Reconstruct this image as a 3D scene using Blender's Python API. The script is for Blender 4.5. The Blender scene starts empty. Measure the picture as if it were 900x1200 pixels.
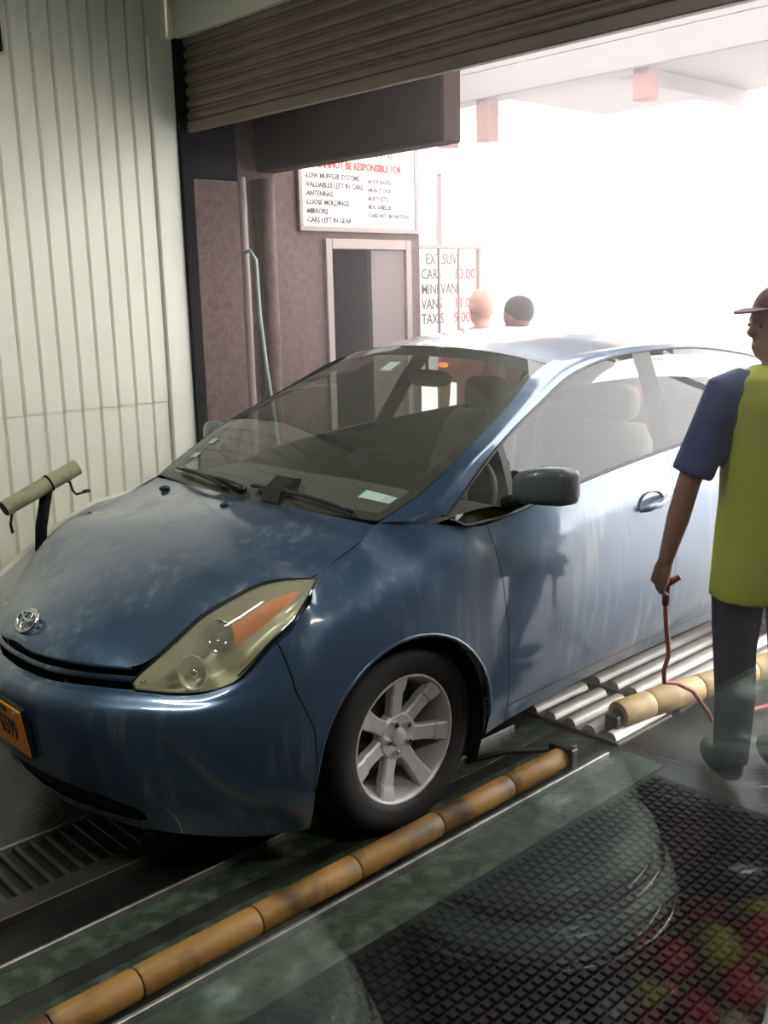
import bpy, math, random
import numpy as np
from mathutils import Vector, Matrix
random.seed(4); rng = np.random.default_rng(4)
S = bpy.context.scene
COL = S.collection
PI = math.pi

# ------------------------------------------------------------------ camera
F_PX, PITCH, YAW, ROLL, CAMZ = 1183.7, 12.287, 42.952, -1.3658, 1.7104
def _cam():
    p, y, r = (math.radians(a) for a in (PITCH, YAW, ROLL))
    fw = Vector((math.sin(y)*math.cos(p), math.cos(y)*math.cos(p), -math.sin(p)))
    rt0 = Vector((math.cos(y), -math.sin(y), 0)); up0 = rt0.cross(fw)
    rt = math.cos(r)*rt0 + math.sin(r)*up0; up = -math.sin(r)*rt0 + math.cos(r)*up0
    cd = bpy.data.cameras.new('camera'); co = bpy.data.objects.new('camera', cd); COL.objects.link(co)
    m = Matrix((rt, up, -fw)).transposed().to_4x4(); m.translation = (0, 0, CAMZ)
    co.matrix_world = m
    cd.sensor_fit = 'VERTICAL'; cd.sensor_height = 24; cd.lens = F_PX/1200*24
    cd.clip_start = 0.02; cd.clip_end = 200
    S.camera = co
_cam()

# ------------------------------------------------------------------ world, exposure
W = bpy.data.worlds.new('overcast_sky'); S.world = W; W.use_nodes = True
W.node_tree.nodes['Background'].inputs[0].default_value = (1.0, 0.975, 0.97, 1)
W.node_tree.nodes['Background'].inputs[1].default_value = 8.4
S.view_settings.view_transform = 'Standard'; S.view_settings.look = 'None'
S.view_settings.gamma = 1; S.view_settings.use_curve_mapping = False
S.view_settings.exposure = 0.2
def area_light(name, loc, size, sizey, power, color, rot):
    ld = bpy.data.lights.new(name, 'AREA'); ld.shape = 'RECTANGLE'; ld.size = size; ld.size_y = sizey
    ld.energy = power; ld.color = color
    o = bpy.data.objects.new(name, ld); COL.objects.link(o); o.location = loc; o.rotation_euler = rot
    return o
# fluorescent fixture on the wash-bay ceiling; lobby lamp added to light the gumball machines
area_light('bay_lamp_light', (0.4, 2.6, 3.33), 1.2, 0.12, 44, (0.95, 1.0, 0.93), (0, 0, 0))
area_light('lobby_fill_light', (1.9, -0.15, 2.62), 1.4, 0.3, 58, (1.0, 0.93, 0.82), (0, 0, 0))

# ------------------------------------------------------------------ materials
MAT = {}
def mat(name, color=(.5,.5,.5), rough=.5, metal=0., coat=0., spec=.5, noise=None, bump=None, emit=None, trans=None, ior=1.45):
    """noise=(scale, color2, contrast lo, hi, stretch) mixes a second colour; bump=(scale, strength, stretch)"""
    if name in MAT: return MAT[name]
    m = bpy.data.materials.new(name); m.use_nodes = True; nt = m.node_tree; N = nt.nodes; L = nt.links
    b = N['Principled BSDF']
    b.inputs['Base Color'].default_value = (*color, 1); b.inputs['Roughness'].default_value = rough
    b.inputs['Metallic'].default_value = metal; b.inputs['Coat Weight'].default_value = coat
    b.inputs['Coat Roughness'].default_value = .08; b.inputs['Specular IOR Level'].default_value = spec
    b.inputs['IOR'].default_value = ior
    if noise or bump:
        tc = N.new('ShaderNodeTexCoord')
    def tex(scale, stretch):
        mp = N.new('ShaderNodeMapping'); mp.inputs['Scale'].default_value = stretch
        L.new(tc.outputs['Object'], mp.inputs['Vector'])
        t = N.new('ShaderNodeTexNoise'); t.inputs['Scale'].default_value = scale; t.inputs['Detail'].default_value = 6
        L.new(mp.outputs['Vector'], t.inputs['Vector']); return t
    if noise:
        sc, c2, lo, hi, st = noise
        t = tex(sc, st); r = N.new('ShaderNodeValToRGB')
        r.color_ramp.elements[0].position = lo; r.color_ramp.elements[1].position = hi
        r.color_ramp.elements[0].color = (*color, 1); r.color_ramp.elements[1].color = (*c2, 1)
        L.new(t.outputs['Fac'], r.inputs['Fac']); L.new(r.outputs['Color'], b.inputs['Base Color'])
    if bump:
        sc, stg, st = bump
        t = tex(sc, st); bp = N.new('ShaderNodeBump'); bp.inputs['Strength'].default_value = stg; bp.inputs['Distance'].default_value = .01
        L.new(t.outputs['Fac'], bp.inputs['Height']); L.new(bp.outputs['Normal'], b.inputs['Normal'])
    if emit:
        b.inputs['Emission Color'].default_value = (*emit[0], 1); b.inputs['Emission Strength'].default_value = emit[1]
    MAT[name] = m; return m
def glass_mat(name, tint, gloss_ior=1.5, rough=.0, film=0., film_color=(.6,.6,.6)):
    """thin clear sheet: tinted transparency + fresnel gloss (+ a diffuse film)"""
    if name in MAT: return MAT[name]
    m = bpy.data.materials.new(name); m.use_nodes = True; nt = m.node_tree; N = nt.nodes; L = nt.links
    N.remove(N['Principled BSDF']); out = N['Material Output']
    tr = N.new('ShaderNodeBsdfTransparent'); tr.inputs[0].default_value = (*tint, 1)
    gl = N.new('ShaderNodeBsdfGlossy'); gl.inputs['Roughness'].default_value = rough
    lw = N.new('ShaderNodeLayerWeight'); lw.inputs[0].default_value = .5     # symmetric Schlick reflectance
    pw = N.new('ShaderNodeMath'); pw.operation = 'POWER'; pw.inputs[1].default_value = 5.; L.new(lw.outputs['Facing'], pw.inputs[0])
    f0 = ((gloss_ior-1)/(gloss_ior+1))**2
    fr = N.new('ShaderNodeMath'); fr.operation = 'MULTIPLY_ADD'; fr.inputs[1].default_value = 1-f0; fr.inputs[2].default_value = f0; L.new(pw.outputs[0], fr.inputs[0])
    last = tr
    if film:
        df = N.new('ShaderNodeBsdfDiffuse'); df.inputs[0].default_value = (*film_color, 1)
        mx0 = N.new('ShaderNodeMixShader'); mx0.inputs[0].default_value = film
        L.new(tr.outputs[0], mx0.inputs[1]); L.new(df.outputs[0], mx0.inputs[2]); last = mx0
    mx = N.new('ShaderNodeMixShader')
    L.new(fr.outputs[0], mx.inputs[0]); L.new(last.outputs[0], mx.inputs[1]); L.new(gl.outputs[0], mx.inputs[2])
    L.new(mx.outputs[0], out.inputs['Surface'])
    MAT[name] = m; return m

def car_paint():
    m = mat('blue_car_paint', (.035,.074,.138), .34, .35, 1.0)
    nt = m.node_tree; N = nt.nodes; L = nt.links; b = N['Principled BSDF']
    tc = N.new('ShaderNodeTexCoord')
    def nz(scale, st, detail=5, rough=.6):
        mp = N.new('ShaderNodeMapping'); mp.inputs['Scale'].default_value = st; L.new(tc.outputs['Object'], mp.inputs[0])
        t = N.new('ShaderNodeTexNoise'); t.inputs['Scale'].default_value = scale; t.inputs['Detail'].default_value = detail
        t.inputs['Roughness'].default_value = rough
        L.new(mp.outputs[0], t.inputs['Vector']); return t.outputs['Fac']
    def ramp(fac, lo, hi):
        r = N.new('ShaderNodeMapRange'); r.inputs[1].default_value = lo; r.inputs[2].default_value = hi; r.clamp = True
        L.new(fac, r.inputs[0]); return r.outputs[0]
    streak = ramp(nz(22, (1, 1, .10)), .50, .72)          # runs of soap down the panels
    blot = ramp(nz(4, (1, 1, 1)), .44, .68)
    mul = N.new('ShaderNodeMath'); mul.operation = 'MULTIPLY'; L.new(streak, mul.inputs[0]); L.new(blot, mul.inputs[1])
    mul2 = N.new('ShaderNodeMath'); mul2.operation = 'MULTIPLY_ADD'; mul2.inputs[1].default_value = .58; mul2.inputs[2].default_value = .06
    L.new(mul.outputs[0], mul2.inputs[0])
    mx = N.new('ShaderNodeMix'); mx.data_type = 'RGBA'
    mx.inputs['A'].default_value = (.035,.074,.138,1); mx.inputs['B'].default_value = (.30,.34,.33,1)
    L.new(mul2.outputs[0], mx.inputs['Factor']); L.new(mx.outputs['Result'], b.inputs['Base Color'])
    rr = N.new('ShaderNodeMapRange'); rr.inputs[3].default_value = .28; rr.inputs[4].default_value = .5
    L.new(blot, rr.inputs[0]); L.new(rr.outputs[0], b.inputs['Roughness'])
    cr = N.new('ShaderNodeMapRange'); cr.inputs[3].default_value = .05; cr.inputs[4].default_value = .2
    L.new(blot, cr.inputs[0]); L.new(cr.outputs[0], b.inputs['Coat Roughness'])
    return m

M_paint = car_paint()
M_black = mat('black_plastic', (.012,.012,.013), .45)
M_gapdark = mat('dark_underbody', (.004,.004,.005), .8)
M_rubber = mat('tyre_rubber', (.012,.011,.011), .65, bump=(60, .15, (1,1,1)))
M_alloy = mat('alloy_silver', (.50,.49,.47), .4, .3)
M_chrome = mat('chrome', (.75,.75,.76), .12, 1.)
M_wind = glass_mat('tinted_glass', (.66,.72,.66), 1.5, 0., .15, (.36,.35,.28))  # pale film is soap plus the wall's reflection put in as diffuse colour
M_sideglass = glass_mat('side_glass', (.80,.82,.80), 1.55)
M_lens = glass_mat('yellowed_lens', (.93,.93,.82), 1.5, .04, .20, (.86,.84,.64))
M_refl = mat('lamp_reflector', (.80,.79,.68), .35, .25)
M_amber = mat('amber_plastic', (.80,.20,.02), .25, coat=.5)
M_plate = mat('orange_plate', (.75,.27,.02), .45)
M_plateink = mat('plate_ink', (.02,.02,.05), .5)
M_int = mat('interior_fabric', (.19,.175,.15), .85, noise=(30,(.14,.13,.11),.3,.7,(1,1,1)))
M_dash = mat('dashboard_plastic', (.10,.092,.08), .7)
M_mirror = mat('mirror_housing', (.10,.115,.125), .4, coat=.2)

# ------------------------------------------------------------------ helpers
def link(o, parent=None):
    COL.objects.link(o)
    if parent is not None: o.parent = parent
    return o
def tag(o, label=None, cat=None, group=None, kind=None):
    if label: o['label'] = label
    if cat: o['category'] = cat
    if group: o['group'] = group
    if kind: o['kind'] = kind
    return o
def empty(name, loc=(0,0,0), rz=0, parent=None):
    o = bpy.data.objects.new(name, None); o.location = loc; o.rotation_euler = (0,0,rz); o.empty_display_size = .1
    return link(o, parent)
def mesh(name, v, f, m, parent=None, smooth=False, auto=None):
    me = bpy.data.meshes.new(name); me.from_pydata([tuple(map(float, p)) for p in v], [], [tuple(map(int, q)) for q in f])
    me.validate(); me.update()
    if m is not None: me.materials.append(m)
    if smooth:
        me.shade_smooth()
        if auto: me.set_sharp_from_angle(angle=math.radians(auto))
    return link(bpy.data.objects.new(name, me), parent)
def inst(name, src, loc, parent=None, rot=(0,0,0), scale=(1,1,1)):
    o = bpy.data.objects.new(name, src.data); o.location = loc; o.rotation_euler = rot; o.scale = scale
    return link(o, parent)
class MB:
    def __init__(s): s.v = []; s.f = []
    def add(s, v, f):
        n = len(s.v); s.v += [tuple(p) for p in v]; s.f += [tuple(i+n for i in q) for q in f]; return s
    def box(s, a, b, bev=0.):
        (x0,y0,z0), (x1,y1,z1) = a, b
        if bev <= 0:
            v = [(x,y,z) for z in (z0,z1) for y in (y0,y1) for x in (x0,x1)]
            return s.add(v, [(0,2,3,1),(4,5,7,6),(0,1,5,4),(2,6,7,3),(0,4,6,2),(1,3,7,5)])
        # chamfered box
        v = []; idx = {}
        for ix in (0,1):
            for iy in (0,1):
                for iz in (0,1):
                    X = (x0,x1)[ix]; Y = (y0,y1)[iy]; Z = (z0,z1)[iz]
                    sx, sy, sz = (1-2*ix)*bev, (1-2*iy)*bev, (1-2*iz)*bev
                    for k, p in enumerate(((X,Y+sy,Z+sz),(X+sx,Y,Z+sz),(X+sx,Y+sy,Z))):
                        idx[ix,iy,iz,k] = len(v); v.append(p)
        f = []
        for i in (0,1):
            q = [idx[i,0,0,0],idx[i,1,0,0],idx[i,1,1,0],idx[i,0,1,0]]; f.append(q if i else q[::-1])
            q = [idx[0,i,0,1],idx[0,i,1,1],idx[1,i,1,1],idx[1,i,0,1]]; f.append(q if i else q[::-1])
            q = [idx[0,0,i,2],idx[1,0,i,2],idx[1,1,i,2],idx[0,1,i,2]]; f.append(q if i else q[::-1])
        for i in (0,1):
            for j in (0,1):
                f.append([idx[0,i,j,1],idx[1,i,j,1],idx[1,i,j,2],idx[0,i,j,2]])
                f.append([idx[i,0,j,0],idx[i,1,j,0],idx[i,1,j,2],idx[i,0,j,2]])
                f.append([idx[i,j,0,0],idx[i,j,1,0],idx[i,j,1,1],idx[i,j,0,1]])
        for i in (0,1):
            for j in (0,1):
                for k in (0,1): f.append([idx[i,j,k,0],idx[i,j,k,1],idx[i,j,k,2]])
        return s.add(v, f)
    def tube(s, path, r, n=12, caps=True):
        P = [Vector(p) for p in path]; rr = r if hasattr(r, '__len__') else [r]*len(P)
        v = []; f = []
        t0 = (P[1]-P[0]).normalized(); a = Vector((0,0,1)) if abs(t0.z) < .9 else Vector((1,0,0)); nrm = t0.cross(a).normalized()
        for i, p in enumerate(P):
            t = ((P[min(i+1,len(P)-1)]-P[max(i-1,0)])).normalized()
            nrm = (nrm - t*nrm.dot(t)).normalized(); bn = t.cross(nrm)
            for k in range(n):
                a = 2*PI*k/n; v.append(p + (nrm*math.cos(a)+bn*math.sin(a))*rr[i])
        for i in range(len(P)-1):
            for k in range(n): f.append((i*n+k, i*n+(k+1)%n, (i+1)*n+(k+1)%n, (i+1)*n+k))
        if caps: f.append(tuple(range(n))[::-1]); f.append(tuple(range((len(P)-1)*n, len(P)*n)))
        return s.add(v, f)
    def lathe(s, prof, n=32, axis='z', c=(0,0,0), close=False):
        """prof: list of (r, h)"""
        v = []; f = []
        for (r, h) in prof:
            for k in range(n):
                a = 2*PI*k/n; x, y = r*math.cos(a), r*math.sin(a)
                p = {'z': (x,y,h), 'y': (x,h,-y), 'x': (h,x,y)}[axis]; v.append((p[0]+c[0], p[1]+c[1], p[2]+c[2]))
        for i in range(len(prof)-1):
            for k in range(n): f.append((i*n+k, i*n+(k+1)%n, (i+1)*n+(k+1)%n, (i+1)*n+k))
        return s.add(v, f)
    def sell(s, c, r, e1=2.5, e2=2.5, n=20, m=28):
        """superellipsoid"""
        def pw(x, e): return math.copysign(abs(x)**(2/e), x)
        v = []; f = []
        for i in range(n+1):
            ph = -PI/2+PI*i/n
            for k in range(m):
                th = 2*PI*k/m
                v.append((c[0]+r[0]*pw(math.cos(ph),e1)*pw(math.cos(th),e2), c[1]+r[1]*pw(math.cos(ph),e1)*pw(math.sin(th),e2), c[2]+r[2]*pw(math.sin(ph),e1)))
        for i in range(n):
            for k in range(m): f.append((i*m+k, i*m+(k+1)%m, (i+1)*m+(k+1)%m, (i+1)*m+k))
        return s.add(v, f)
    def prism(s, poly, axis, a, b):
        """poly: 2-D outline in the plane normal to axis, extruded from a to b along axis ('x': (y,z), 'y': (x,z), 'z': (x,y))"""
        n = len(poly)
        def P(p, h): return {'x': (h,p[0],p[1]), 'y': (p[0],h,p[1]), 'z': (p[0],p[1],h)}[axis]
        v = [P(p,a) for p in poly] + [P(p,b) for p in poly]
        f = [(i,(i+1)%n,n+(i+1)%n,n+i) for i in range(n)] + [tuple(range(n))[::-1], tuple(range(n,2*n))]
        return s.add(v, f)
    def loft(s, rings, caps=True):
        n = len(rings[0]); v = [p for r in rings for p in r]; f = []
        for i in range(len(rings)-1):
            for k in range(n): f.append((i*n+k, i*n+(k+1)%n, (i+1)*n+(k+1)%n, (i+1)*n+k))
        if caps: f.append(tuple(range(n))[::-1]); f.append(tuple(range((len(rings)-1)*n, len(rings)*n)))
        return s.add(v, f)
    def build(s, name, m, parent=None, smooth=False, auto=None): return mesh(name, s.v, s.f, m, parent, smooth, auto)
def text(name, body, size, m, origin, ux, uy, parent=None, align='LEFT', depth=.001, bold=0., xs=1.):
    """lettering as a thin mesh: ux / uy = directions of the line and of up"""
    c = bpy.data.curves.new('tmp', 'FONT'); c.body = body; c.size = size; c.align_x = align; c.extrude = depth; c.offset = bold; c.resolution_u = 2
    t = bpy.data.objects.new('tmp', c); COL.objects.link(t)
    bpy.context.view_layer.update()
    me = bpy.data.meshes.new_from_object(t.evaluated_get(bpy.context.evaluated_depsgraph_get()))
    bpy.data.objects.remove(t); bpy.data.curves.remove(c)
    ux = Vector(ux).normalized(); uy = Vector(uy).normalized(); uz = ux.cross(uy)
    R = Matrix((ux*xs, uy, uz)).transposed().to_4x4(); R.translation = origin
    me.transform(R); me.materials.clear(); me.materials.append(m)
    return link(bpy.data.objects.new(name, me), parent)
# splines / patches
def cr(P, n):
    """Catmull-Rom (centripetal-free) through the rows of P sampled at n values of t in 0..1"""
    P = np.asarray(P, float); k = len(P); t = np.linspace(0, k-1, n); i = np.clip(t.astype(int), 0, k-2); u = (t-i)[:, None]
    sh = (slice(None),)+(None,)*(P.ndim-1)
    u = (t-i).reshape((-1,)+(1,)*(P.ndim-1))
    g = lambda j: np.where((j < 0).reshape(u.shape), 2*P[0]-P[1], np.where((j > k-1).reshape(u.shape), 2*P[-1]-P[-2], P[np.clip(j, 0, k-1)]))
    p0, p1, p2, p3 = g(i-1), g(i), g(i+1), g(i+2)
    return .5*((2*p1)+(-p0+p2)*u+(2*p0-5*p1+4*p2-p3)*u*u+(-p0+3*p1-3*p2+p3)*u**3)
def net(ctrl, nu, nv):
    """ctrl[u][v] -> dense grid (nu,nv,3)"""
    A = cr(np.asarray(ctrl, float), nu); return np.swapaxes(cr(np.swapaxes(A, 0, 1), nv), 0, 1)
def grid_faces(nu, nv):
    return [(i*nv+j, (i+1)*nv+j, (i+1)*nv+j+1, i*nv+j+1) for i in range(nu-1) for j in range(nv-1)]
def clip(v, f, fn):
    """keep the part of a mesh where fn(points) > 0 (cut exactly along the zero line)"""
    v = np.asarray(v, float); d = fn(v); out = []; vv = list(map(tuple, v)); cut = {}; used = {}
    def at(a, b):
        k = (min(a,b), max(a,b))
        if k not in cut:
            t = d[a]/(d[a]-d[b]); cut[k] = len(vv); vv.append(tuple(v[a]+(v[b]-v[a])*t))
        return cut[k]
    for q in f:
        s = [d[i] > 0 for i in q]
        if all(s): out.append(tuple(q)); continue
        if not any(s): continue
        r = []
        for a, b in zip(q, q[1:]+q[:1]):
            if d[a] > 0: r.append(a)
            if (d[a] > 0) != (d[b] > 0): r.append(at(a, b))
        if len(r) > 2: out.append(tuple(r))
    ids = {}; nf = []
    for q in out: nf.append(tuple(ids.setdefault(i, len(ids)) for i in q))
    nv = [None]*len(ids)
    for i, j in ids.items(): nv[j] = vv[i]
    return np.array(nv, float).reshape(-1, 3), nf
def mirror_y(v, f):
    v = np.array(v, float); w = v*np.array([1,-1,1]); n = len(v)
    return np.concatenate([v, w]), list(f)+[tuple(i+n for i in q[::-1]) for q in f]
def flip_y(v, f): return np.array(v, float)*np.array([1,-1,1]), [q[::-1] for q in f]
def polyline_side(pts, ax=(0,2)):
    """signed side of a polyline given as x = X(z): fn>0 where point.x > X(z)"""
    zs = np.array([p[1] for p in pts]); xs = np.array([p[0] for p in pts]); o = np.argsort(zs)
    return lambda P: P[:,0]-np.interp(P[:,2], zs[o], xs[o])

# ================================================================== SETTING
M_whitewall = mat('cream_painted_siding', (.83,.81,.69), .45, noise=(6,(.72,.71,.60),.45,.8,(1,1,.3)))
M_whitetrim = mat('cream_trim_paint', (.80,.79,.68), .5)
M_conc = mat('wet_concrete', (.018,.018,.017), .3, noise=(7,(.035,.035,.033),.4,.7,(1,1,1)), bump=(40,.3,(1,1,1)))
M_green = mat('green_wet_concrete', (.028,.045,.028), .35, noise=(18,(.10,.12,.09),.45,.75,(1,1,1)), bump=(60,.35,(1,1,1)))
M_out = mat('street_concrete', (.42,.41,.39), .8, noise=(3,(.34,.33,.32),.4,.7,(1,1,1)))
M_darksteel = mat('dark_painted_steel', (.012,.011,.012), .85, spec=.1, noise=(12,(.022,.018,.018),.5,.8,(1,1,1)))
M_brownwall = mat('brown_stucco', (.13,.082,.072), .8, noise=(25,(.075,.045,.04),.4,.7,(1,1,1)), bump=(70,.4,(1,1,1)))
M_slat = mat('roll_door_steel', (.24,.19,.15), .5, .2, noise=(8,(.15,.115,.09),.4,.7,(1,.2,1)))
M_ceil = mat('ceiling_paint', (.32,.34,.29), .8)
M_dark = mat('dark_wall_paint', (.03,.03,.03), .8)
def setting(name, mb, m, **k): return tag(mb.build(name, m, **k), kind='structure')
WY = 4.65; XD = 2.95
setting('floor', MB().box((-5,.4,-.1),(4.7,WY,0)), M_conc)
setting('ground_outside', MB().box((4.7,-8,-.1),(30,22,0)).box((3.0,WY,-.1),(4.7,22,0)).box((3.1,-8,-.1),(4.7,.4,0)), M_out)
setting('ceiling', MB().box((-5,.3,3.4),(3.1,WY+.2,3.5)), M_ceil)
wl = setting('wall_left', MB().box((-5,WY,0),(2.93,WY+.15,3.4)), M_whitewall)
# vertical siding boards in two lifts, the upper lapping the lower
pitch = .098
def board_mesh(h, name):
    w = pitch
    prof = [(0,.0),(0,-.004),(.008,-.020),(w-.010,-.020),(w-.006,-.004),(w-.004,0)]
    return MB().prism(prof, 'z', 0, h)
bu = board_mesh(3.4-1.18, 'siding_board').build('siding_board', M_whitewall, wl); bu.location = (2.80-pitch, WY, 1.18)
bl = board_mesh(1.18, 'siding_board').build('siding_board', M_whitewall, wl); bl.location = (2.80-pitch, WY+.006, 0)
for i in range(2, 40):
    inst('siding_board', bu, (2.80-pitch*i, WY, 1.18), wl); inst('siding_board', bl, (2.80-pitch*i, WY+.006, 0), wl)
t1 = setting('trim_1', MB().box((2.80,WY-.035,0),(2.94,WY+.02,2.955), .006), M_whitetrim)
setting('wall_header', MB().box((XD,.3,2.955),(3.10,WY+.2,3.5), .004), M_whitetrim)
setting('trim_2', MB().box((XD-.012,4.60,2.955),(XD,4.645,3.4), .003), M_whitetrim)
setting('wall_light_block', MB().box((-5.1,.3,0),(-5,WY,3.4)), M_dark)  # dark wall added out of view to stop sky light leaking in
# near wall with the lobby window
wr = setting('wall_right', MB().box((-5,.30,0),(-1.25,.40,3.4)).box((2.05,.30,0),(3.1,.40,3.4)).box((-1.25,.30,0),(2.05,.40,.62)).box((-1.25,.30,2.34),(2.05,.40,3.4)), mat('grey_wall_paint', (.10,.10,.09), .8))
setting('wall_jamb_right', MB().box((XD,.40,0),(3.10,1.12,2.955)), M_darksteel)  # jamb out of view, widened to keep daylight off the car side
# lobby around the photographer
M_lobby = mat('lobby_wall_paint', (.05,.04,.035), .8)
M_tile = mat('lobby_floor_tile', (.035,.033,.032), .35)
setting('wall_lobby', MB().box((-2.2,-2.6,0),(4.2,-2.5,2.7)).box((-2.2,-2.5,0),(-2.1,.30,2.7)), M_lobby)
setting('wall_lobby_end', MB().box((4.1,-2.5,0),(4.2,.30,2.7)), mat('lobby_cream_paint', (.62,.50,.38), .8))
setting('floor_lobby', MB().box((-2.2,-2.5,-.05),(4.2,.30,0)), M_tile)
setting('ceiling_lobby', MB().box((-2.2,-2.6,2.7),(4.2,.30,2.8)), M_lobby)
# window: sash frame, clear upper pane, reflective lower pane
win = empty('window_1', (0,.35,0)); tag(win, kind='structure')
M_clear = bpy.data.materials.new('clear_glass'); M_clear.use_nodes = True
_n = M_clear.node_tree.nodes; _n.remove(_n['Principled BSDF']); _t = _n.new('ShaderNodeBsdfTransparent'); _t.inputs[0].default_value = (.98,.98,.98,1)
M_clear.node_tree.links.new(_t.outputs[0], _n['Material Output'].inputs['Surface'])
M_pane = glass_mat('reflective_glass', (.95,.95,.95), 1.8)
ZS = 1.415
def sheet(z0, z1): return MB().add([(x,y,z) for y in (-.003,.003) for x in (-1.20,2.0) for z in (z0,z1)], [(0,2,3,1),(4,5,7,6)])      # the two faces of a 6 mm pane, edges butted
MB().box((-1.25,-.03,.62),(-1.20,.03,2.34),.004).box((2.0,-.03,.62),(2.05,.03,2.34),.004).box((-1.20,-.03,.62),(2.0,.03,.66),.004).box((-1.20,-.03,2.30),(2.0,.03,2.34),.004).build('window_frame', M_darksteel, win)
sheet(ZS, 2.30).build('upper_pane', M_clear, win)
sheet(.66, ZS).build('lower_pane', M_pane, win)

# roll-up door, half raised
rd = empty('roll_up_door', (3.03,2.6,2.54)); tag(rd, 'brown ribbed steel roll-up door hanging half raised under the cream header', 'door')
sp = .058
sl = [(0,-.0),(-.010,.006),(-.016,.016),(-.016,.030),(-.010,.042),(0,.048),(0,.058),(.004,.058),(.004,0)]
s0 = MB().prism(sl, 'y', -1.46, 2.02).build('slat', M_slat, rd); s0.location = (-.03,0,.03)
for i in range(1, 8): inst('slat', s0, (-.03,0,.03+sp*i), rd)
MB().box((-.05,-1.46,-.02),(-.01,2.02,.03),.005).build('bottom_bar', M_slat, rd)
gr = MB().box((-.07,2.02,-2.54),(.06,2.04,.42)).box((-.07,2.04,-2.54),(-.05,2.06,.42)); gr.build('guide_rail', M_darksteel, rd)
MB().box((-.07,-1.475,-2.54),(.06,-1.46,.42)).build('guide_rail', M_darksteel, rd)

# dark pilaster and brown outer wall
setting('trim_3', MB().box((2.94,WY-.06,0),(3.0,WY+.1,2.955)), M_darksteel)
pl = MB().box((3.0,WY-.05,0),(3.28,WY+.15,2.30)); setting('wall_pilaster', pl, M_brownwall)
setting('trim_4', MB().box((3.0,WY-.055,2.30),(3.28,WY+.15,2.955),.004), M_darksteel)
# outer wall with a doorway
ow = MB().box((3.28,4.80,0),(4.03,4.95,3.2)).box((4.03,4.80,2.0),(4.73,4.95,3.2)).box((4.73,4.80,0),(4.84,4.95,3.2))
setting('wall_outer', ow, M_brownwall)
M_frame = mat('grey_door_frame', (.30,.24,.22), .6)
dr = empty('door_1', (4.38,4.80,0)); tag(dr, kind='structure')
MB().box((-.36,-.03,0),(-.31,.02,2.03),.004).box((.31,-.03,0),(.36,.02,2.03),.004).box((-.31,-.03,1.97),(.31,.02,2.03),.004).build('door_frame', M_frame, dr)
MB().box((.02,-.01,0),(.31,.03,1.97),.003).build('door_leaf', mat('grey_brown_door', (.16,.12,.115), .6), dr)
setting('wall_booth', MB().box((3.28,5.9,0),(4.84,6.0,3.2)).box((3.28,4.95,0),(3.34,5.9,3.2)).box((4.76,4.95,0),(4.84,5.9,3.2)).box((3.28,4.95,3.1),(4.84,5.9,3.2)), M_brownwall)
setting('beam_lintel', MB().box((3.55,3.36,2.38),(3.68,4.80,2.95),.01), mat('brown_painted_beam', (.055,.034,.028), .9, spec=.1, noise=(6,(.035,.025,.02),.4,.7,(1,1,1))))

# ================================================================== CAR
CX, CY = 2.0711, 2.919
car = empty('car', (CX, CY, 0), PI)
tag(car, 'blue hatchback car with soapy streaks entering the wash bay nose first', 'car')
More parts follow.
